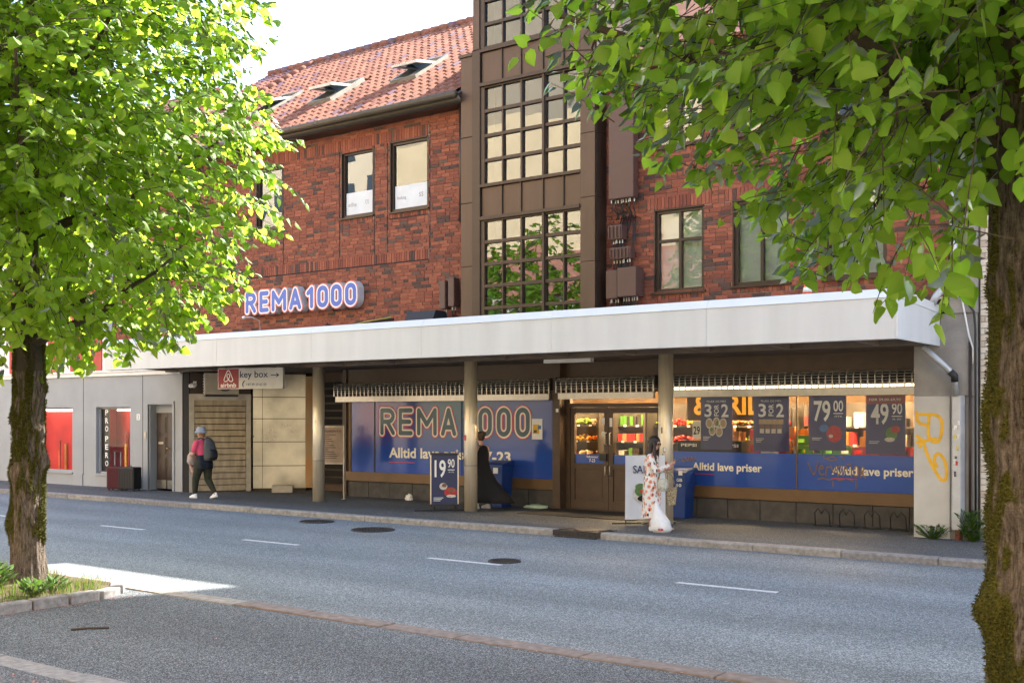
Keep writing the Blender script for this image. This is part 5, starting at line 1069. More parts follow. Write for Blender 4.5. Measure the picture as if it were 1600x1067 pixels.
# ------------------------------------------------------------------ trees
def bark_mat():
    m = bpy.data.materials.new('mossy_bark'); m.use_nodes = True; nt = m.node_tree; L = nt.links; b = nt.nodes['Principled BSDF']; b.inputs['Roughness'].default_value = .95; b.inputs['Specular IOR Level'].default_value = .15
    tc = nt.nodes.new('ShaderNodeTexCoord'); mp = nt.nodes.new('ShaderNodeMapping'); mp.inputs['Scale'].default_value = (1, 1, .22); L.new(tc.outputs['Object'], mp.inputs['Vector'])
    n1 = nt.nodes.new('ShaderNodeTexNoise'); n1.inputs['Scale'].default_value = 38; n1.inputs['Detail'].default_value = 8; n1.inputs['Roughness'].default_value = .7; L.new(mp.outputs[0], n1.inputs['Vector'])
    r1 = nt.nodes.new('ShaderNodeValToRGB'); e = r1.color_ramp.elements; e[0].position = .34; e[0].color = (.028, .020, .015, 1); e[1].position = .68; e[1].color = (.22, .18, .145, 1); L.new(n1.outputs['Fac'], r1.inputs['Fac'])
    at = nt.nodes.new('ShaderNodeAttribute'); at.attribute_name = 'moss'
    n2 = nt.nodes.new('ShaderNodeTexNoise'); n2.inputs['Scale'].default_value = 60; n2.inputs['Detail'].default_value = 5; L.new(tc.outputs['Object'], n2.inputs['Vector'])
    r2 = nt.nodes.new('ShaderNodeValToRGB'); e = r2.color_ramp.elements; e[0].position = .3; e[0].color = (.022, .024, .005, 1); e[1].position = .72; e[1].color = (.115, .105, .016, 1); L.new(n2.outputs['Fac'], r2.inputs['Fac'])
    mx = nt.nodes.new('ShaderNodeMix'); mx.data_type = 'RGBA'; ma = nt.nodes.new('ShaderNodeMath'); ma.operation = 'MULTIPLY_ADD'; ma.inputs[1].default_value = 1.9; ma.inputs[2].default_value = -1.25; n3 = nt.nodes.new('ShaderNodeTexNoise'); n3.inputs['Scale'].default_value = 17; n3.inputs['Detail'].default_value = 7; n3.inputs['Roughness'].default_value = .7; L.new(tc.outputs['Object'], n3.inputs['Vector']); L.new(n3.outputs['Fac'], ma.inputs[0]); mb_ = nt.nodes.new('ShaderNodeMath'); mb_.operation = 'ADD'; L.new(ma.outputs[0], mb_.inputs[0]); L.new(at.outputs['Fac'], mb_.inputs[1]); mc_ = nt.nodes.new('ShaderNodeMath'); mc_.operation = 'MULTIPLY'; mc_.use_clamp = True; mc_.inputs[1].default_value = 2.2; L.new(mb_.outputs[0], mc_.inputs[0]); L.new(mc_.outputs[0], mx.inputs['Factor']); L.new(r1.outputs[0], mx.inputs['A']); L.new(r2.outputs[0], mx.inputs['B']); L.new(mx.outputs['Result'], b.inputs['Base Color'])
    ad = nt.nodes.new('ShaderNodeMath'); ad.operation = 'ADD'; L.new(n1.outputs['Fac'], ad.inputs[0]); L.new(n2.outputs['Fac'], ad.inputs[1])
    bp = nt.nodes.new('ShaderNodeBump'); bp.inputs['Strength'].default_value = .9; bp.inputs['Distance'].default_value = .03; L.new(ad.outputs[0], bp.inputs['Height']); L.new(bp.outputs[0], b.inputs['Normal'])
    return m
M['bark'] = bark_mat(); M['moss'] = mat('moss', (.12, .11, .016), .95, var=.4, scale=30, col2=(.05, .055, .008))
LEAF = np.array([(0,.05,0),(.26,-.07,0),(.47,.17,0),(.42,.50,0),(.2,.83,0),(0,1.1,0),(-.2,.83,0),(-.42,.50,0),(-.47,.17,0),(-.26,-.07,0),(0,.48,0)], float)
LEAF[:, 2] = -.30*np.abs(LEAF[:, 0])-.16*(LEAF[:, 1]-.3)**2
RIB = np.array([.2, -.04, -.06, -.06, -.02, .1, -.02, -.06, -.06, -.04, .22])
LTRI = [(10, i, (i+1) % 10) for i in range(10)]
def leaves_mesh(name, pos, rot, size, tint, m, curl=None):
    n = len(pos); V = (LEAF[None]*size[:, None, None])
    if curl is not None: V[:, :, 2] *= curl[:, None]
    V = np.einsum('nij,nkj->nki', rot, V)+pos[:, None, :]
    k = len(LEAF); F = (np.array(LTRI)[None]+np.arange(n)[:, None, None]*k).reshape(-1, 3)
    me = bpy.data.meshes.new(name); me.vertices.add(n*k); me.vertices.foreach_set('co', V.reshape(-1)); me.loops.add(F.size); me.loops.foreach_set('vertex_index', F.reshape(-1).astype(np.int32))
    me.polygons.add(len(F)); me.polygons.foreach_set('loop_start', np.arange(0, F.size, 3, dtype=np.int32)); me.polygons.foreach_set('loop_total', np.full(len(F), 3, np.int32)); me.update(calc_edges=True)
    a = me.attributes.new('tint', 'FLOAT', 'POINT'); a.data.foreach_set('value', (np.clip(np.repeat(tint, k)+np.tile(RIB, n), 0, 1.3)).astype(np.float32)); me.polygons.foreach_set('use_smooth', np.ones(len(F), bool)); me.materials.append(m); return me
def frames(fwd, up):
    f = fwd/np.linalg.norm(fwd, axis=1)[:, None]; s = np.cross(f, up); s /= np.linalg.norm(s, axis=1)[:, None]+1e-9; u = np.cross(s, f)
    return np.stack([s, f, u], 2)      # columns: x side, y along the leaf, z normal
def trunk(parent, base, h, r0, r1, burls, seed, nth=110, nz=230, flare=.35, lean=(0, 0)):
    V = []; mo = []; off = Vector((seed*3.1, seed*1.7, 0))
    for j in range(nz+1):
        z = h*j/nz; r = r0+(r1-r0)*(z/h)+flare*r0*math.exp(-z*3.2)
        for k in range(nth):
            a = 2*PI*k/nth; c, s = math.cos(a), math.sin(a); q = Vector((c*2, s*2, z*.9))+off
            d = .075*noise.noise(q)+.045*noise.noise(q*2.7)+.030*noise.noise(Vector((c*9, s*9, z*2.2))+off)+.022*noise.noise(Vector((c*20, s*20, z*5))+off)
            bb = 0
            for (ba, bz, amp, sa, sz) in burls:
                da = (a-ba+PI) % (2*PI)-PI; g = amp*math.exp(-(da/sa)**2-((z-bz)/sz)**2); bb += g*(1+.5*noise.noise(q*4))
            ms = .8*noise.noise(Vector((c*1.5, s*1.5, z*.8))+off*2)+.75*noise.noise(Vector((c*5, s*5, z*4))+off)+bb*2.5+.12
            ms = min(1, max(0, ms*2.8)); ms *= min(1, max(0.0, (z-.25)*3)) if flare > .3 else 1
            rr_ = r*(1+d*1.6)+bb+ms*.012; V.append((base[0]+rr_*c+lean[0]*z, base[1]+rr_*s+lean[1]*z, base[2]+z)); mo.append(ms)
    F = [(j*nth+k, j*nth+(k+1) % nth, (j+1)*nth+(k+1) % nth, (j+1)*nth+k) for j in range(nz) for k in range(nth)]
    mb = MB(); mb.add(V, F); o = mb.build('trunk', M['bark'], parent, True)
    a = o.data.attributes.new('moss', 'FLOAT', 'POINT'); a.data.foreach_set('value', np.array(mo, np.float32))
    # tufts of moss standing off the bark
    tf = MB(); rd = random.Random(seed); cand = [i for i in range(len(V)) if mo[i] > .55 and V[i][2] < 4.5]
    ctr = lambda z: Vector((base[0]+lean[0]*z, base[1]+lean[1]*z, z))
    for i in rd.sample(cand, min(len(cand), 9000)):
        p = Vector(V[i]); nrm = (p-ctr(p.z)).normalized()
        for q in range(3):
            dv = (nrm+Vector((rd.uniform(-.8, .8), rd.uniform(-.8, .8), rd.uniform(-.5, .9)))).normalized()*rd.uniform(.012, .030); sd = dv.cross(Vector((rd.random(), rd.random(), rd.random()))).normalized()*rd.uniform(.004, .009); pp = p+Vector((rd.uniform(-.01, .01), rd.uniform(-.01, .01), rd.uniform(-.01, .01)))
            tf.add([pp-sd, pp+sd, pp+dv], [(0, 1, 2)])
    tf.build('moss_tufts', M['moss'], parent, kind='stuff')
    return o
def limb(mb, pts, r0, r1, seg=8):
    n = len(pts); P = []
    for i in range(n-1):
        for k in range(4): P.append(Vector(pts[i]).lerp(Vector(pts[i+1]), k/4)+Vector((random.uniform(-.02, .02), random.uniform(-.02, .02), random.uniform(-.02, .02))))
    P.append(Vector(pts[-1])); m_ = len(P); mb.tube(P, [r0+(r1-r0)*(i/(m_-1))**.7 for i in range(m_)], seg); return P
def tree(name, label, base, h, r0, r1, burls, seed, inside, centre, ext, n_twig, per, lsize, lm, forks, nobj, camsort, flare=.35, bough=None, lean=(0, 0), nlimb=26):
    t = thing(name, label, 'tree', base); trunk(t, base, h, r0, r1, burls, seed, flare=flare, lean=lean)
    g = np.random.default_rng(seed); random.seed(seed); C = np.array(centre); E = np.array(ext)
    # twig starts: spread through the crown, denser towards its skin
    pts = []
    while len(pts) < n_twig:
        p = g.normal(size=(4000, 3)); p /= np.linalg.norm(p, axis=1)[:, None]; rad = g.random(4000)**.42; q = C+p*rad[:, None]*E
        for a in q:
            if inside(a): pts.append(a)
            if len(pts) >= n_twig: break
    S = np.array(pts)
    # boughs and branches
    br_ = MB(); nodes = []
    for f in forks:
        P = limb(br_, f[0], f[1], f[2]); nodes += [(p, f[1]+(f[2]-f[1])*i/len(P)) for i, p in enumerate(P) if i > 1]
    idx = g.choice(len(S), nlimb*9, replace=False)
    for q_, i in enumerate(idx):
        e = Vector(S[i]); cand = [nd for nd in nodes if nd[0].z < e.z+.5] or nodes; b0 = min(cand, key=lambda nd: (nd[0]-e).length+random.random()*.4); a = b0[0]
        mid = a.lerp(e, .5)+Vector((0, 0, .12*(e-a).length)); r_ = max(.006, min(b0[1]*.6, .010+.012*(e-a).length)); P = limb(br_, [a, mid, e], r_, .004, 6); nodes += [(p, r_*(1-i_/len(P))+.004) for i_, p in enumerate(P) if i_ > 2]
    br_.build('branches', M['bark_twig'], t, True)
    out = S-np.array([base[0], base[1], centre[2]]); out[:, 2] *= .45; out /= np.linalg.norm(out, axis=1)[:, None]+1e-6
    tw = out+g.normal(size=S.shape)*.55; tw[:, 2] -= .15; tw /= np.linalg.norm(tw, axis=1)[:, None]; tl = g.uniform(.30, .55, len(S))
    tb = MB(); reach = np.ones(len(S))*1.2
    for i in range(len(S)):
        a = Vector(S[i]); d = Vector(tw[i]); e = a+d*float(tl[i])+Vector((0, 0, -.10*float(tl[i])))
        if not inside(e, True):
            e = a.lerp(e, .5); reach[i] = .5
            if not inside(e, True): reach[i] = -1; continue
        tb.tube([a-d*.15, (a+e)/2+Vector((0, 0, .02)), e], [.005, .0035, .002], 3, False)
    tb.build('twigs', M['bark_twig'], t, kind='stuff')
    N = len(S)*per; ti = np.repeat(np.arange(len(S)), per); s = (np.tile(np.arange(per), len(S))+g.random(N)*.6)/per
    P = S[ti]+tw[ti]*(tl[ti]*s*1.05)[:, None]; P[:, 2] -= .10*tl[ti]*s**2
    side = np.cross(tw[ti], [0, 0, 1.]); side /= np.linalg.norm(side, axis=1)[:, None]+1e-6; sg_ = np.where(np.arange(N) % 2 == 0, 1., -1.)
    fw = side*sg_[:, None]*.75+tw[ti]*.45+g.normal(size=(N, 3))*.35; fw[:, 2] -= .55+.3*g.random(N)
    up = np.stack([g.normal(size=N)*.55, g.normal(size=N)*.55, np.ones(N)], 1)+out[ti]*.55
    rot = frames(fw, up); P = P+rot[:, :, 1]*.03; size = lsize*g.uniform(.55, 1.25, N); tint = np.clip(g.normal(.5, .24, N)+(g.random(len(S))-.5)[ti]*.35, 0, 1); curl = g.uniform(-.6, 2.8, N)
    ok = s <= reach[ti]; P, rot, size, tint, curl = P[ok], rot[ok], size[ok], tint[ok], curl[ok]
    order = np.argsort(camsort(P, size)); big = order[:nobj]; rest = order[nobj:]
    ob = np.array(base)
    units = [leaves_mesh('leaf', np.zeros((1, 3)), np.eye(3)[None], np.ones(1), np.array([q]), lm, np.array([c_])) for q, c_ in ((.15, .6), (.4, 1.6), (.55, 1.0), (.7, .5), (.9, 1.8))]
    for i in big:
        o = link('leaf', units[int(min(.999, tint[i])*5)], t); o.matrix_local = Matrix.Translation(Vector(P[i]-ob)) @ Matrix(rot[i].tolist()).to_4x4() @ Matrix.Scale(float(size[i]), 4)
    o = link('foliage', leaves_mesh('foliage', P[rest]-ob, rot[rest], size[rest], tint[rest], lm, curl[rest]), t); o['kind'] = 'stuff'
    return t
LM1 = leafmat('leaf_lime_sunny', (.080, .165, .016), (.120, .20, .022), (.46, .74, .04), (.70, .90, .09), .62)
LM2 = leafmat('leaf_lime', (.080, .175, .016), (.145, .225, .030), (.34, .64, .03), (.58, .82, .07), .58)
camp = np.array([0, 0, 2.05])
def near(P, size): return np.linalg.norm(P-camp, axis=1)/size
# left tree
TLp = (-12.55, 7.35, .06)
def in_left(p, leaf=False):
    dx, dy, z = p[0]+12.4, p[1]-7.2, p[2]; r = math.hypot(dx, dy); 
    a = math.atan2(dy, dx); lob = .22*math.sin(a*3+1.2+z*.8)+.16*math.sin(a*5+z*1.7)
    prof = 2.65*max(0, 1-((z-4.9)/(2.45 if z < 4.9 else 6.2))**2)**.5*(1+lob*.45)
    zb = 3.05+.35*math.sin(a*2+.6)-.12*min(r, 2.8)+.2*math.sin(a*7)
    return r < prof+(.38 if leaf else 0) and z > zb-(.4 if leaf else 0)
fk = [([(-12.55, 7.35, 2.6), (-12.50, 7.3, 4.0), (-12.55, 7.4, 6.0), (-12.5, 7.3, 8.5)], .19, .05)]
for a, z0, l, up_ in ((.2, 2.9, 2.2, .9), (1.4, 3.2, 2.0, 1.2), (2.7, 3.0, 2.2, 1.0), (3.9, 3.3, 2.1, .9), (5.2, 3.1, 2.3, .8), (.8, 4.2, 2.2, 1.2), (2.1, 4.5, 2.0, 1.3), (4.4, 4.4, 2.1, 1.3), (5.7, 4.6, 2.2, 1.2), (.1, 5.6, 1.8, 1.3), (3.2, 5.7, 1.7, 1.4), (1.8, 6.4, 1.4, 1.2), (4.9, 6.4, 1.4, 1.2)):
    fk.append(([(-12.52, 7.33, z0), (-12.52+l*.5*math.cos(a), 7.33+l*.5*math.sin(a), z0+up_*.35), (-12.52+l*math.cos(a), 7.33+l*math.sin(a), z0+up_)], .075, .015))
tree('lime_tree', 'sunlit lime tree with mossy trunk on the planted island at left', TLp, 3.2, .168, .160, [(.55, 1.45, .07, .5, .14), (.3, 1.78, .045, .4, .10), (3.9, .72, .06, .6, .17), (5.6, 1.15, .05, .5, .12), (4.6, 1.95, .04, .5, .15), (5.1, 1.55, .035, .35, .08), (4.4, 1.3, .035, .4, .1), (.7, 2.3, .03, .4, .12)], 3, in_left, (-12.4, 7.2, 5.6), (3.3, 3.3, 4.2), 3900, 9, .110, LM1, fk, 300, near)
# right tree
TRp = (-1.40, 7.42, .0)
def in_right(p, leaf=False):
    dx, dy, z = p[0]+1.55, p[1]-7.25, p[2]; r = math.hypot(dx, dy); a = math.atan2(dy, dx); q = -(.807*dx+.59*dy); far = -.59*dx+.807*dy
    prof = 2.75*max(0, 1-((z-5.4)/(3.2 if z < 5.4 else 4.0))**2)**.5*(1+.10*math.sin(a*3+z)+.08*math.sin(a*6))
    zb = 2.30+.30*min(1, max(0, (q-.85)*3))+(.085+.088*max(0, q-.8))*(6.7+far)+.10*math.sin(a*5+1)+.08*math.sin(a*9+z*2)
    if q < .45: zb = max(zb, 3.55+.15*max(0, far))
    if math.hypot(p[0], p[1]) < 5.2: return False
    return r < prof+(.3 if leaf else 0) and z > zb-(.22 if leaf else 0)
fk = [([(-1.40, 7.42, 3.0), (-1.35, 7.45, 5), (-1.4, 7.4, 8.5)], .26, .06), ([(-1.5, 7.4, 3.75), (-2.3, 7.1, 4.15), (-3.3, 6.9, 4.4), (-4.4, 6.6, 4.9)], .11, .02), ([(-1.5, 7.3, 3.5), (-1.9, 6.5, 3.95), (-2.4, 5.6, 4.4), (-2.9, 5.0, 4.8)], .08, .02),
      ([(-1.5, 7.5, 3.9), (-2.4, 8.1, 4.5), (-3.4, 8.7, 5.0)], .08, .02), ([(-1.3, 7.4, 4.2), (-.5, 7.0, 4.8), (.6, 6.6, 5.2)], .08, .02), ([(-1.4, 7.4, 4.6), (-2.4, 7.0, 5.4), (-3.6, 6.4, 6.0)], .07, .02), ([(-1.4, 7.4, 5.2), (-2.0, 8.2, 6.2), (-2.6, 9.0, 6.8)], .06, .02), ([(-1.4, 7.4, 5.4), (-1.7, 6.3, 6.2), (-2.2, 5.2, 6.8)], .06, .02)]
tree('lime_tree', 'lime tree with thick mossy trunk at the right edge, leaves hanging over the view', TRp, 6.0, .31, .28, [(3.85, .88, .10, .5, .12), (4.5, .66, .06, .5, .16), (3.7, 2.0, .04, .5, .2), (4.9, .35, .07, .6, .3), (4.2, 2.9, .04, .5, .2), (4.1, 1.5, .03, .3, .12), (4.6, 2.4, .035, .35, .12)], 11, in_right, (-1.7, 7.2, 5.2), (3.6, 3.3, 3.3), 3900, 8, .104, LM2, fk, 300, near, flare=.10)
# third tree further along the row, outside the frame, mirrored in the tower windows
TBp = (-20.3, 6.6, .0)
def in_third(p, leaf=False):
    dx, dy, z = p[0]+20.3, p[1]-6.6, p[2]; return math.hypot(dx, dy) < 2.6*max(0, 1-((z-5)/(2.3 if z < 5 else 3.4))**2)**.5
fk = [([(-20.3, 6.6, 2.4), (-20.3, 6.6, 4.5), (-20.3, 6.6, 7)], .17, .04)]
tree('lime_tree', 'lime tree further left in the row, seen only mirrored in the tower windows', TBp, 3, .2, .18, [], 21, in_third, (-20.3, 6.6, 5.2), (2.7, 2.7, 3.2), 900, 8, .16, LM1, fk, 0, near, nlimb=8)
# ------------------------------------------------------------------ grass and weeds
gr = MB(); rd = random.Random(4)
for i in range(5200):
    x, y = rd.uniform(-13.9, -11.2), rd.uniform(5.4, 7.75)
    if noise.noise(Vector((x*1.6, y*1.6, 3))) < -.12 or math.hypot(x+12.55, y-7.35) < .26: continue
    if x > -11.5 and y > 7.5: continue
    h = rd.uniform(.04, .15); a = rd.uniform(0, 6.28); w_ = .004; l = rd.uniform(.01, .07); c_, s_ = math.cos(a), math.sin(a)
    gr.mi = 0 if rd.random() < .7 else 1; gr.add([(x-s_*w_, y+c_*w_, .07), (x+s_*w_, y-c_*w_, .07), (x+c_*l*.4+s_*w_*.7, y+s_*l*.4-c_*w_*.7, .07+h*.6), (x+c_*l*.4-s_*w_*.7, y+s_*l*.4+c_*w_*.7, .07+h*.6), (x+c_*l, y+s_*l, .07+h)], [(0, 1, 2, 3), (3, 2, 4)])
LG = [leafmat('grass_fresh', (.07, .13, .02), (.07, .13, .02), (.20, .32, .03), (.2, .32, .03)), leafmat('grass_dry', (.24, .19, .08), (.24, .19, .08), (.3, .25, .1), (.3, .25, .1))]
tag(gr.build('grass', LG, kind='stuff'), 'short green and dry grass growing on the planted island', 'grass')
LW = leafmat('weed_leaf', (.05, .12, .03), (.09, .16, .04), (.13, .28, .04), (.2, .34, .05))
def weed(label, x, y, z, n, ln, spread, seed, m=LW, h=.0):
    t = thing('weed_plant', label, 'plant', (x, y, z)); g = np.random.default_rng(seed); a = np.arange(n)*2.4+g.random(n)*.5; el = g.uniform(.2, 1.0, n)
    fw = np.stack([np.cos(a)*np.cos(el), np.sin(a)*np.cos(el), np.sin(el)], 1); hh = g.random(n)*h
    P = np.stack([np.cos(a)*spread*g.random(n), np.sin(a)*spread*g.random(n), .03+hh+.04*g.random(n)], 1); rot = frames(fw, np.stack([g.normal(size=n)*.3, g.normal(size=n)*.3, np.ones(n)], 1)); size = ln*g.uniform(.6, 1.2, n)
    mu = leaves_mesh('leaf', np.zeros((1, 3)), np.eye(3)[None], np.ones(1), np.array([.5]), m, np.ones(1)*1.2); sm = MB()
    for i in range(n):
        o = link('leaf', mu, t); o.matrix_local = Matrix.Translation(Vector(P[i])) @ Matrix(rot[i].tolist()).to_4x4() @ Matrix.Diagonal((float(size[i])*.7, float(size[i]), float(size[i]), 1)); sm.tube([(P[i][0]*.15, P[i][1]*.15, 0), tuple(P[i])], .004, 4, False)
    sm.build('stems', LG[0], t, org=(0, 0, 0)).parent = t
weed('broad leaved weed at the foot of the left trunk', -12.20, 6.75, .07, 60, .11, .20, 1, h=.26)
weed('low weed rosette on the island near its rounded corner', -11.55, 7.05, .07, 34, .10, .14, 2, h=.10)
weed('second weed rosette on the island beside the edging stones', -11.40, 6.72, .07, 36, .10, .15, 6, h=.10)
weed('weed at the back of the island left of the trunk', -12.75, 6.55, .07, 40, .10, .2, 7, h=.14)
weed('lush green weed growing at the foot of the cream brick wall', -4.42, 18.12, .1, 150, .075, .24, 3, h=.42)
weed('darker low weed in front of the concrete pillar base', -5.02, 18.15, .1, 80, .06, .28, 4, h=.16)
# ------------------------------------------------------------------ people (local frame: front +X, left +Y, feet at z 0)
def hand(mb, wr, d, side, s=1.0, curl=.5, palm_n=(0, 0, -1)):
    wr = Vector(wr); d = Vector(d).normalized(); pn = Vector(palm_n); pn = (pn-d*pn.dot(d)).normalized(); sd = d.cross(pn)*side
    for k in (-1, 0, 1): mb.cap(wr+sd*k*.018*s, .017*s, wr+d*.075*s+sd*k*.021*s, .014*s, 8)
    for k, (ln, off) in enumerate(((.070, -.030), (.080, -.010), (.075, .010), (.058, .029))):
        p = wr+d*.075*s+sd*off*s
        for seg in range(3):
            a = curl*(seg+.6); q = p+(d*math.cos(a)+pn*math.sin(a))*(ln*s/2.6); mb.cap(p, .0085*s, q, .0075*s, 6); p = q
    p = wr+d*.025*s-sd*.028*s; q = p+(d*.5-sd*.6+pn*.4).normalized()*.035*s; mb.cap(p, .011*s, q, .0095*s, 6); mb.cap(q, .0095*s, q+(d*.8-sd*.1+pn*.4).normalized()*.03*s, .008*s, 6)
def head(mb, c, yaw=0, pitch=0, s=1.0):
    c = Vector(c); rt = Matrix.Rotation(yaw, 3, 'Z') @ Matrix.Rotation(pitch, 3, 'Y'); b = MB()
    b.ell((0, 0, .02), .093, .074, .105, 22, 14); b.ell((.022, 0, -.048), .064, .055, .066, 18, 10)
    b.cap((.088, 0, .012), .010, (.108, 0, -.022), .014, 8); b.cap((.075, -.018, -.058), .010, (.075, .018, -.058), .010, 6); b.cap((.072, -.014, -.070), .010, (.072, .014, -.070), .010, 6); b.cap((.080, -.04, .030), .012, (.080, .04, .030), .012, 6)
    for y in (-1, 1): b.ell((-.005, y*.075, -.005), .018, .008, .030, 10, 7)
    mb.add([c+rt @ (Vector(v)*s) for v in b.v], b.f); return lambda v: c+rt @ (Vector(v)*s)
def shoe(mb, p, yaw, s=1.0, pitch=0.0):
    p = Vector(p); rt = Matrix.Rotation(yaw, 3, 'Z') @ Matrix.Rotation(pitch, 3, 'Y'); b = MB()
    b.loft([(.045, 0, .0, .125, .043), (.045, 0, .03, .13, .046), (.035, 0, .055, .115, .042), (.0, 0, .08, .07, .038), (-.03, 0, .11, .045, .034)], 18); mb.add([p+rt @ (Vector(v)*s) for v in b.v], b.f)
def body_common(mb, hipz, shz, hipw, shw, lean=0.0):
    mb.loft([(0, 0, hipz-.10, .085, .12), (0, 0, hipz, .105, hipw), (.0, 0, hipz+.10, .095, hipw*.86), (lean*.4, 0, hipz+.22, .095, hipw*.86), (lean*.7, 0, shz-.12, .11, shw*.92), (lean, 0, shz-.02, .085, shw), (lean, 0, shz+.04, .05, .07)], 24)
    mb.cap((lean, 0, shz), .052, (lean+.015, 0, shz+.10), .048)
# -- walker with bucket hat
pw = thing('person', 'person in grey bucket hat and pink top carrying a backpack past the shutter', 'person', (-21.25, 16.82, .10), R(184), None, True)
b = MB(); body_common(b, .88, 1.34, .165, .185, .05); hp = head(b, (.10, 0, 1.53), R(8), R(6))
b.cap((.05, .20, 1.30), .052, (.10, .235, 1.06), .043); b.cap((.10, .235, 1.06), .042, (.30, .14, 1.04), .030); hand(b, (.31, .13, 1.04), (.7, -.5, -.1), 1, curl=.7)
b.cap((.05, -.20, 1.30), .052, (.11, -.235, 1.07), .043); b.cap((.11, -.235, 1.07), .042, (.31, -.12, 1.08), .030); hand(b, (.32, -.11, 1.08), (.7, .5, -.1), -1, curl=.7)
LEG = (((.02, .095, .84), (.16, .10, .47), (.20, .10, .10), 0), ((-.02, -.095, .84), (-.03, -.10, .46), (-.27, -.10, .12), .25))
for h_, k_, a_, _ in LEG: b.cap(h_, .098, k_, .062); b.cap(k_, .060, a_, .040); b.cap(a_, .040, (a_[0]+.03, a_[1], .05), .034)
remesh('body', b, M['skin'], pw, .009, 2)
p = MB(); p.loft([(0, 0, .74, .13, .165), (0, 0, .86, .142, .188), (0, 0, .98, .125, .17), (.01, 0, 1.04, .12, .16)], 26)
for h_, k_, a_, _ in LEG: p.cap(h_, .122, k_, .088); p.cap(k_, .086, Vector(k_).lerp(Vector(a_), .86), .058)
remesh('trousers', p, mat('olive_cloth', (.030, .032, .018), .9, var=.2, scale=20), pw, .012, 4)
p = MB(); p.loft([(.01, 0, 1.0, .128, .172), (.03, 0, 1.14, .132, .172), (.045, 0, 1.26, .135, .190), (.05, 0, 1.35, .10, .185), (.05, 0, 1.40, .06, .08)], 26); p.cap((.05, .19, 1.31), .068, (.09, .228, 1.13), .062); p.cap((.05, -.19, 1.31), .068, (.095, -.228, 1.14), .062)
remesh('top', p, mat('pink_cloth', (.66, .085, .15), .85, var=.12, scale=15), pw, .012, 3)
p = MB(); p.loft([(-.04, 0, .70, .15, .20), (-.03, 0, .84, .165, .205), (0, 0, .98, .145, .185), (.01, 0, 1.03, .135, .175)], 26, wob=lambda q, s: .05*math.sin(q*7)*(1-s)); remesh('tied_jacket', p, mat('navy_jacket', (.010, .012, .022), .9, var=.2), pw, .012, 2)
p = MB(); c = hp((0, 0, 0)); p.loft([(c.x, c.y, 1.545, .175, .155), (c.x, c.y, 1.555, .165, .145), (c.x, c.y, 1.60, .118, .098), (c.x, c.y, 1.66, .105, .09), (c.x, c.y, 1.685, .09, .078), (c.x, c.y, 1.69, .03, .03)], 28); p.build('bucket_hat', mat('grey_hat', (.28, .31, .36), .9, var=.12, scale=20), pw, True)
p = MB(); p.ell(hp((-.02, 0, .0)), .092, .080, .105, 18, 10); p.build('hair', mat('hair_fair', (.30, .17, .08), .6, var=.2), pw, True)
for y in (-.03, .03): MB().ell(hp((.088, y, .008)), .008, .010, .007, 10, 6).build('eye', M['dark'], pw, True)
p = MB(); shoe(p, (.20, .10, .01), 0); shoe(p, (-.27, -.10, .03), 0, 1, R(14)); p.build('shoes', M['shoe'], pw, True)
bp = thing('backpack', 'dark grey backpack on the back of the person in the bucket hat', 'backpack', (-21.25, 16.82, .10), R(184), None, True)
p = MB(); p.loft([(-.20, 0, .90, .10, .13), (-.205, 0, .96, .125, .155), (-.20, 0, 1.15, .125, .16), (-.18, 0, 1.32, .10, .14), (-.16, 0, 1.40, .06, .09)], 24); remesh('pack', p, mat('pack_grey', (.075, .078, .082), .85, var=.15, scale=20), bp, .012, 4)
p = MB(); p.loft([(-.31, 0, .92, .05, .11), (-.325, 0, 1.0, .055, .125), (-.315, 0, 1.12, .05, .115), (-.29, 0, 1.16, .03, .09)], 20); p.build('front_pocket', M['black'], bp, True)
for y in (-.10, .10): MB().tube([(-.12, y, 1.40), (.0, y*1.05, 1.43), (.12, y*1.05, 1.36), (.165, y*1.1, 1.22), (.10, y*1.9, 1.04), (-.10, y*1.5, .96)], .017, 6).build('strap', M['black'], bp, True)
hb = thing('carried_bag', 'pale beige soft bag held in front by the person in the bucket hat', 'bag', (-21.25, 16.82, .10), R(184), None, True)
p = MB(); p.loft([(.33, 0, .78, .07, .14), (.35, .0, .86, .11, .18), (.34, 0, 1.0, .105, .17), (.33, 0, 1.10, .06, .11)], 22, wob=lambda q, s: .06*math.sin(q*3+s*9)); remesh('pouch', p, mat('beige_fabric', (.46, .37, .33), .9, var=.12, scale=18), hb, .014, 4)
p = MB(); p.cap((.40, .04, .78), .035, (.33, .03, .62), .05); p.cap((.30, -.05, .80), .03, (.46, -.03, .76), .03); remesh('hanging_cloth', p, mat('peach_cloth', (.55, .33, .26), .9, var=.12), hb, .012, 3)
# -- woman in floral dress
fw_ = thing('person', 'long haired woman in white floral dress looking at her phone by the post', 'person', (-9.22, 16.62, .10), R(20), None, True)
b = MB(); body_common(b, .86, 1.29, .155, .165, .0); hp = head(b, (.05, 0, 1.475), R(-16), R(14), .98)
b.cap((.0, .17, 1.25), .045, (.05, .19, 1.00), .038); b.cap((.05, .19, 1.00), .037, (.24, .10, 1.03), .028); hand(b, (.25, .09, 1.03), (.8, -.4, .1), 1, .9, .5, (0, -.3, 1))
b.cap((.0, -.17, 1.25), .045, (.10, -.20, 1.02), .038); b.cap((.10, -.20, 1.02), .037, (.33, -.09, 1.12), .026); hand(b, (.34, -.085, 1.125), (.8, .2, .45), -1, .9, .8, (0, .5, .7))
for y in (-1, 1): b.cap((.0, y*.075, .82), .085, (.01, y*.075, .46), .056); b.cap((.01, y*.075, .46), .054, (0, y*.07, .10), .036); b.cap((0, y*.07, .1), .036, (.03, y*.07, .04), .03)
remesh('body', b, M['skin'], fw_, .009, 2)
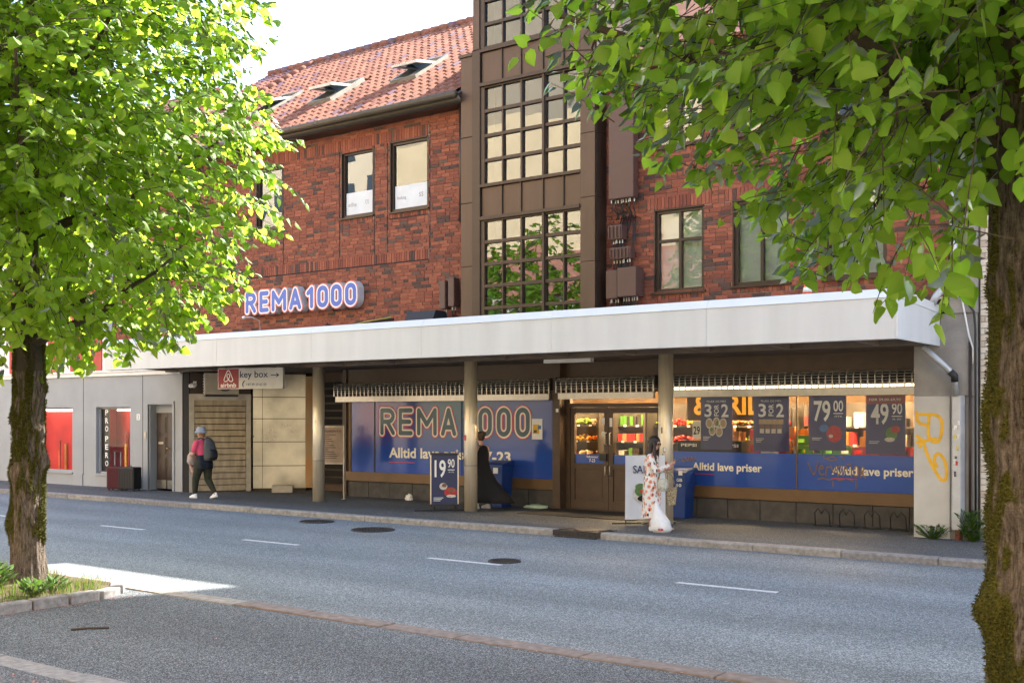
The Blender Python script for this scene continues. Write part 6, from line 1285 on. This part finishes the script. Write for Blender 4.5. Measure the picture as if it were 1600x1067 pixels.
fmat = bpy.data.materials.new('floral_cloth'); fmat.use_nodes = True; nt = fmat.node_tree; L = nt.links; bs_ = nt.nodes['Principled BSDF']; bs_.inputs['Roughness'].default_value = .85
tc = nt.nodes.new('ShaderNodeTexCoord'); nz_ = nt.nodes.new('ShaderNodeTexNoise'); nz_.inputs['Scale'].default_value = 40; mxv = nt.nodes.new('ShaderNodeMix'); mxv.data_type = 'VECTOR'; mxv.inputs['Factor'].default_value = .03; L.new(tc.outputs['Object'], mxv.inputs['A']); L.new(nz_.outputs['Color'], mxv.inputs['B'])
def spots(scale, thr, col, prev, mp_sc=None):
    v = nt.nodes.new('ShaderNodeTexVoronoi'); v.inputs['Scale'].default_value = scale; s_ = mxv.outputs['Result']
    if mp_sc: mp = nt.nodes.new('ShaderNodeMapping'); mp.inputs['Scale'].default_value = mp_sc; mp.inputs['Rotation'].default_value = (.5, .7, .3); L.new(s_, mp.inputs['Vector']); s_ = mp.outputs[0]
    L.new(s_, v.inputs['Vector']); lt_ = nt.nodes.new('ShaderNodeMath'); lt_.operation = 'LESS_THAN'; lt_.inputs[1].default_value = thr; L.new(v.outputs['Distance'], lt_.inputs[0])
    mm = nt.nodes.new('ShaderNodeMix'); mm.data_type = 'RGBA'; L.new(lt_.outputs[0], mm.inputs['Factor']); mm.inputs['B'].default_value = (*col, 1)
    if isinstance(prev, tuple): mm.inputs['A'].default_value = (*prev, 1)
    else: L.new(prev, mm.inputs['A'])
    return mm.outputs['Result']
c1 = spots(12, .40, (.66, .28, .19), (.70, .68, .64)); c2 = spots(12, .18, (.45, .12, .08), c1); c3 = spots(19, .27, (.03, .03, .025), c2, (1, 1, .45)); L.new(c3, bs_.inputs['Base Color'])
p = MB(); p.loft([(.0, 0, .22, .165, .185), (.0, 0, .45, .15, .185), (.0, 0, .70, .145, .185), (0, 0, .86, .140, .180), (0, 0, 1.0, .115, .150), (0, 0, 1.14, .125, .160), (0, 0, 1.25, .11, .170), (0, 0, 1.31, .06, .08)], 30, wob=lambda q, s: .07*math.sin(q*6+1)*max(0, 1-s*1.6))
p.cap((.0, .165, 1.25), .062, (.05, .19, 1.0), .055); p.cap((.05, .19, 1.0), .055, (.20, .115, 1.025), .042); p.cap((.0, -.165, 1.25), .062, (.10, -.20, 1.02), .055); p.cap((.10, -.20, 1.02), .055, (.29, -.105, 1.10), .04)
remesh('dress', p, fmat, fw_, .011, 3)
p = MB(); p.ell(hp((-.012, 0, .028)), .104, .088, .108, 22, 12); hc = hp((-.05, 0, 0))
for y, l in ((-.055, .46), (-.025, .52), (.0, .54), (.03, .52), (.06, .47)): p.cap((hc.x-.01, hc.y+y*.9, 1.46), .045, (hc.x-.045, hc.y+y*1.6, 1.25), .05); p.cap((hc.x-.045, hc.y+y*1.6, 1.25), .05, (hc.x-.03, hc.y+y*1.5, 1.46-l), .022)
for y in (-1, 1): p.cap(hp((.03, y*.082, .03)), .022, (.07, y*.115, 1.22), .035); p.cap((.07, y*.115, 1.22), .035, (.09, y*.11, 1.06), .016)
remesh('hair', p, M['hair'], fw_, .010, 2)
p = MB()
for y in (-.034, .034): p.ell(hp((.094, y, .012)), .012, .030, .022, 12, 8)
p.tube([hp((.10, -.01, .016)), hp((.10, .01, .016))], .004, 6); 
for y in (-1, 1): p.tube([hp((.085, y*.062, .016)), hp((-.0, y*.078, .014))], .004, 6)
p.build('sunglasses', M['black'], fw_, True)
p = MB(); shoe(p, (.02, .08, .005), R(4)); shoe(p, (.05, -.075, .005), R(-8)); p.build('shoes', M['shoe'], fw_, True)
ph = thing('phone', 'dark phone held in front of the woman in the floral dress', 'phone', (-9.22, 16.62, .10), R(20), None, True); MB().obox((.43, -.05, 1.19), ((.85, .2, .48), (-.23, .97, 0), (-.47, -.11, .87)), .07, .034, .005).build('body', M['black'], ph, bevel=.003)
hbag = thing('shoulder_bag', 'small patterned pale shoulder bag at the hip of the floral dress', 'bag', (-9.22, 16.62, .10), R(20), None, True)
p = MB(); p.loft([(.20, -.10, .68, .08, .05), (.20, -.10, .76, .095, .055), (.20, -.10, .86, .085, .045), (.20, -.10, .89, .06, .03)], 20); p.build('pouch', mat('bag_sage', (.45, .45, .38), .7, var=.35, scale=30), hbag, True); MB().tube([(.26, -.10, .88), (.24, -.08, 1.0), (.18, -.15, 1.06), (.14, -.12, .9)], .010, 6).build('strap', mat('bag_strap', (.3, .26, .2), .7), hbag, True)
tb_ = thing('tote_bag', 'leopard patterned tote hanging from the arm of the floral dress', 'bag', (-9.22, 16.62, .10), R(20), None, True)
p = MB(); p.prism([(.27, -.03, .44), (.40, .03, .44), (.43, .04, .74), (.25, -.04, .74)], (-.03, .07, 0)); p.build('pouch', mat('tote_pattern', (.50, .40, .22), .8, var=.6, scale=45, col2=(.08, .06, .04)), tb_, bevel=.01); MB().tube([(.27, .0, .74), (.26, .05, .94), (.24, .09, 1.0), (.33, .06, .94), (.40, .06, .74)], .008, 6).build('handles', mat('tote_strap', (.25, .2, .12), .7), tb_, True)
pb = thing('plastic_bag', 'full white plastic carrier bag standing at the feet of the floral dress', 'bag', (-9.00, 16.50, .10), 0, None, True)
p = MB(); p.loft([(.03, 0, .0, .14, .12), (.03, 0, .06, .185, .15), (.02, 0, .18, .165, .13), (-.02, 0, .30, .10, .08), (-.05, 0, .40, .05, .045), (-.06, 0, .50, .03, .035)], 30, wob=lambda q, s: .09*math.sin(q*5+s*8)+.05*math.sin(q*11+s*15)); p.build('bag_body', mat('white_film', (.72, .72, .72), .4, var=.08, scale=14, bump=.4, bscale=18), pb, True)
MB().tube([(-.05, .02, .46), (-.08, .03, .56), (-.07, .0, .58), (-.06, -.02, .47)], .010, 6).build('handle', M['white'], pb, True); plate('print', PC['red'], pb, sd_ell([(0, 0, .05, .02)]), (-.08, .08, -.04, .04), .01, (.10, -.155, .06), ux=(.95, .3, 0), nrm=(.3, -.95, 0))
# -- woman in long black dress
bw_ = thing('person', 'woman in long black dress half hidden behind the middle post', 'person', (-14.22, 18.40, .10), R(176), None, True)
b = MB(); body_common(b, .86, 1.30, .155, .17, .02); hp = head(b, (.06, 0, 1.49), 0, R(8))
for y in (-1, 1):
    b.cap((.02, y*.175, 1.27), .045, (.03, y*.215, 1.02), .037); b.cap((.03, y*.215, 1.02), .036, (.12, y*.20, .80), .026); hand(b, (.12, y*.20, .79), (.3, 0, -1), y, .9, .4, (1, 0, 0))
    b.cap((0, y*.08, .84), .085, (.05*y, y*.08, .46), .055); b.cap((.05*y, y*.08, .46), .053, (.10*y, y*.08, .10), .036)
remesh('body', b, M['skin'], bw_, .010, 2)
p = MB(); p.loft([(-.34, .02, .15, .50, .24), (-.26, .02, .34, .42, .22), (-.10, 0, .60, .24, .19), (-.01, 0, .86, .145, .178), (.0, 0, 1.02, .115, .152), (.01, 0, 1.16, .128, .168), (.02, 0, 1.28, .10, .155), (.02, 0, 1.33, .06, .07)], 36, wob=lambda q, s: .08*math.sin(q*7+1)*max(0, 1-s*1.8)); p.build('dress', mat('black_cloth', (.010, .010, .012), .9, var=.2, scale=10), bw_, True)
p = MB(); p.ell(hp((-.015, 0, .025)), .102, .086, .108, 20, 12); p.ell(hp((-.11, 0, .06)), .05, .05, .05, 14, 9); remesh('hair', p, mat('hair_brown', (.06, .032, .018), .5, var=.3, scale=30), bw_, .010, 2)
MB().tube([(-.07, .10, 1.30), (.0, .13, 1.34), (.09, .12, 1.28)], .010, 6).build('strap', M['black'], bw_, True)
p = MB(); shoe(p, (.10, .08, .005), 0); shoe(p, (-.08, -.08, .01), 0); p.build('shoes', M['shoe'], bw_, True)
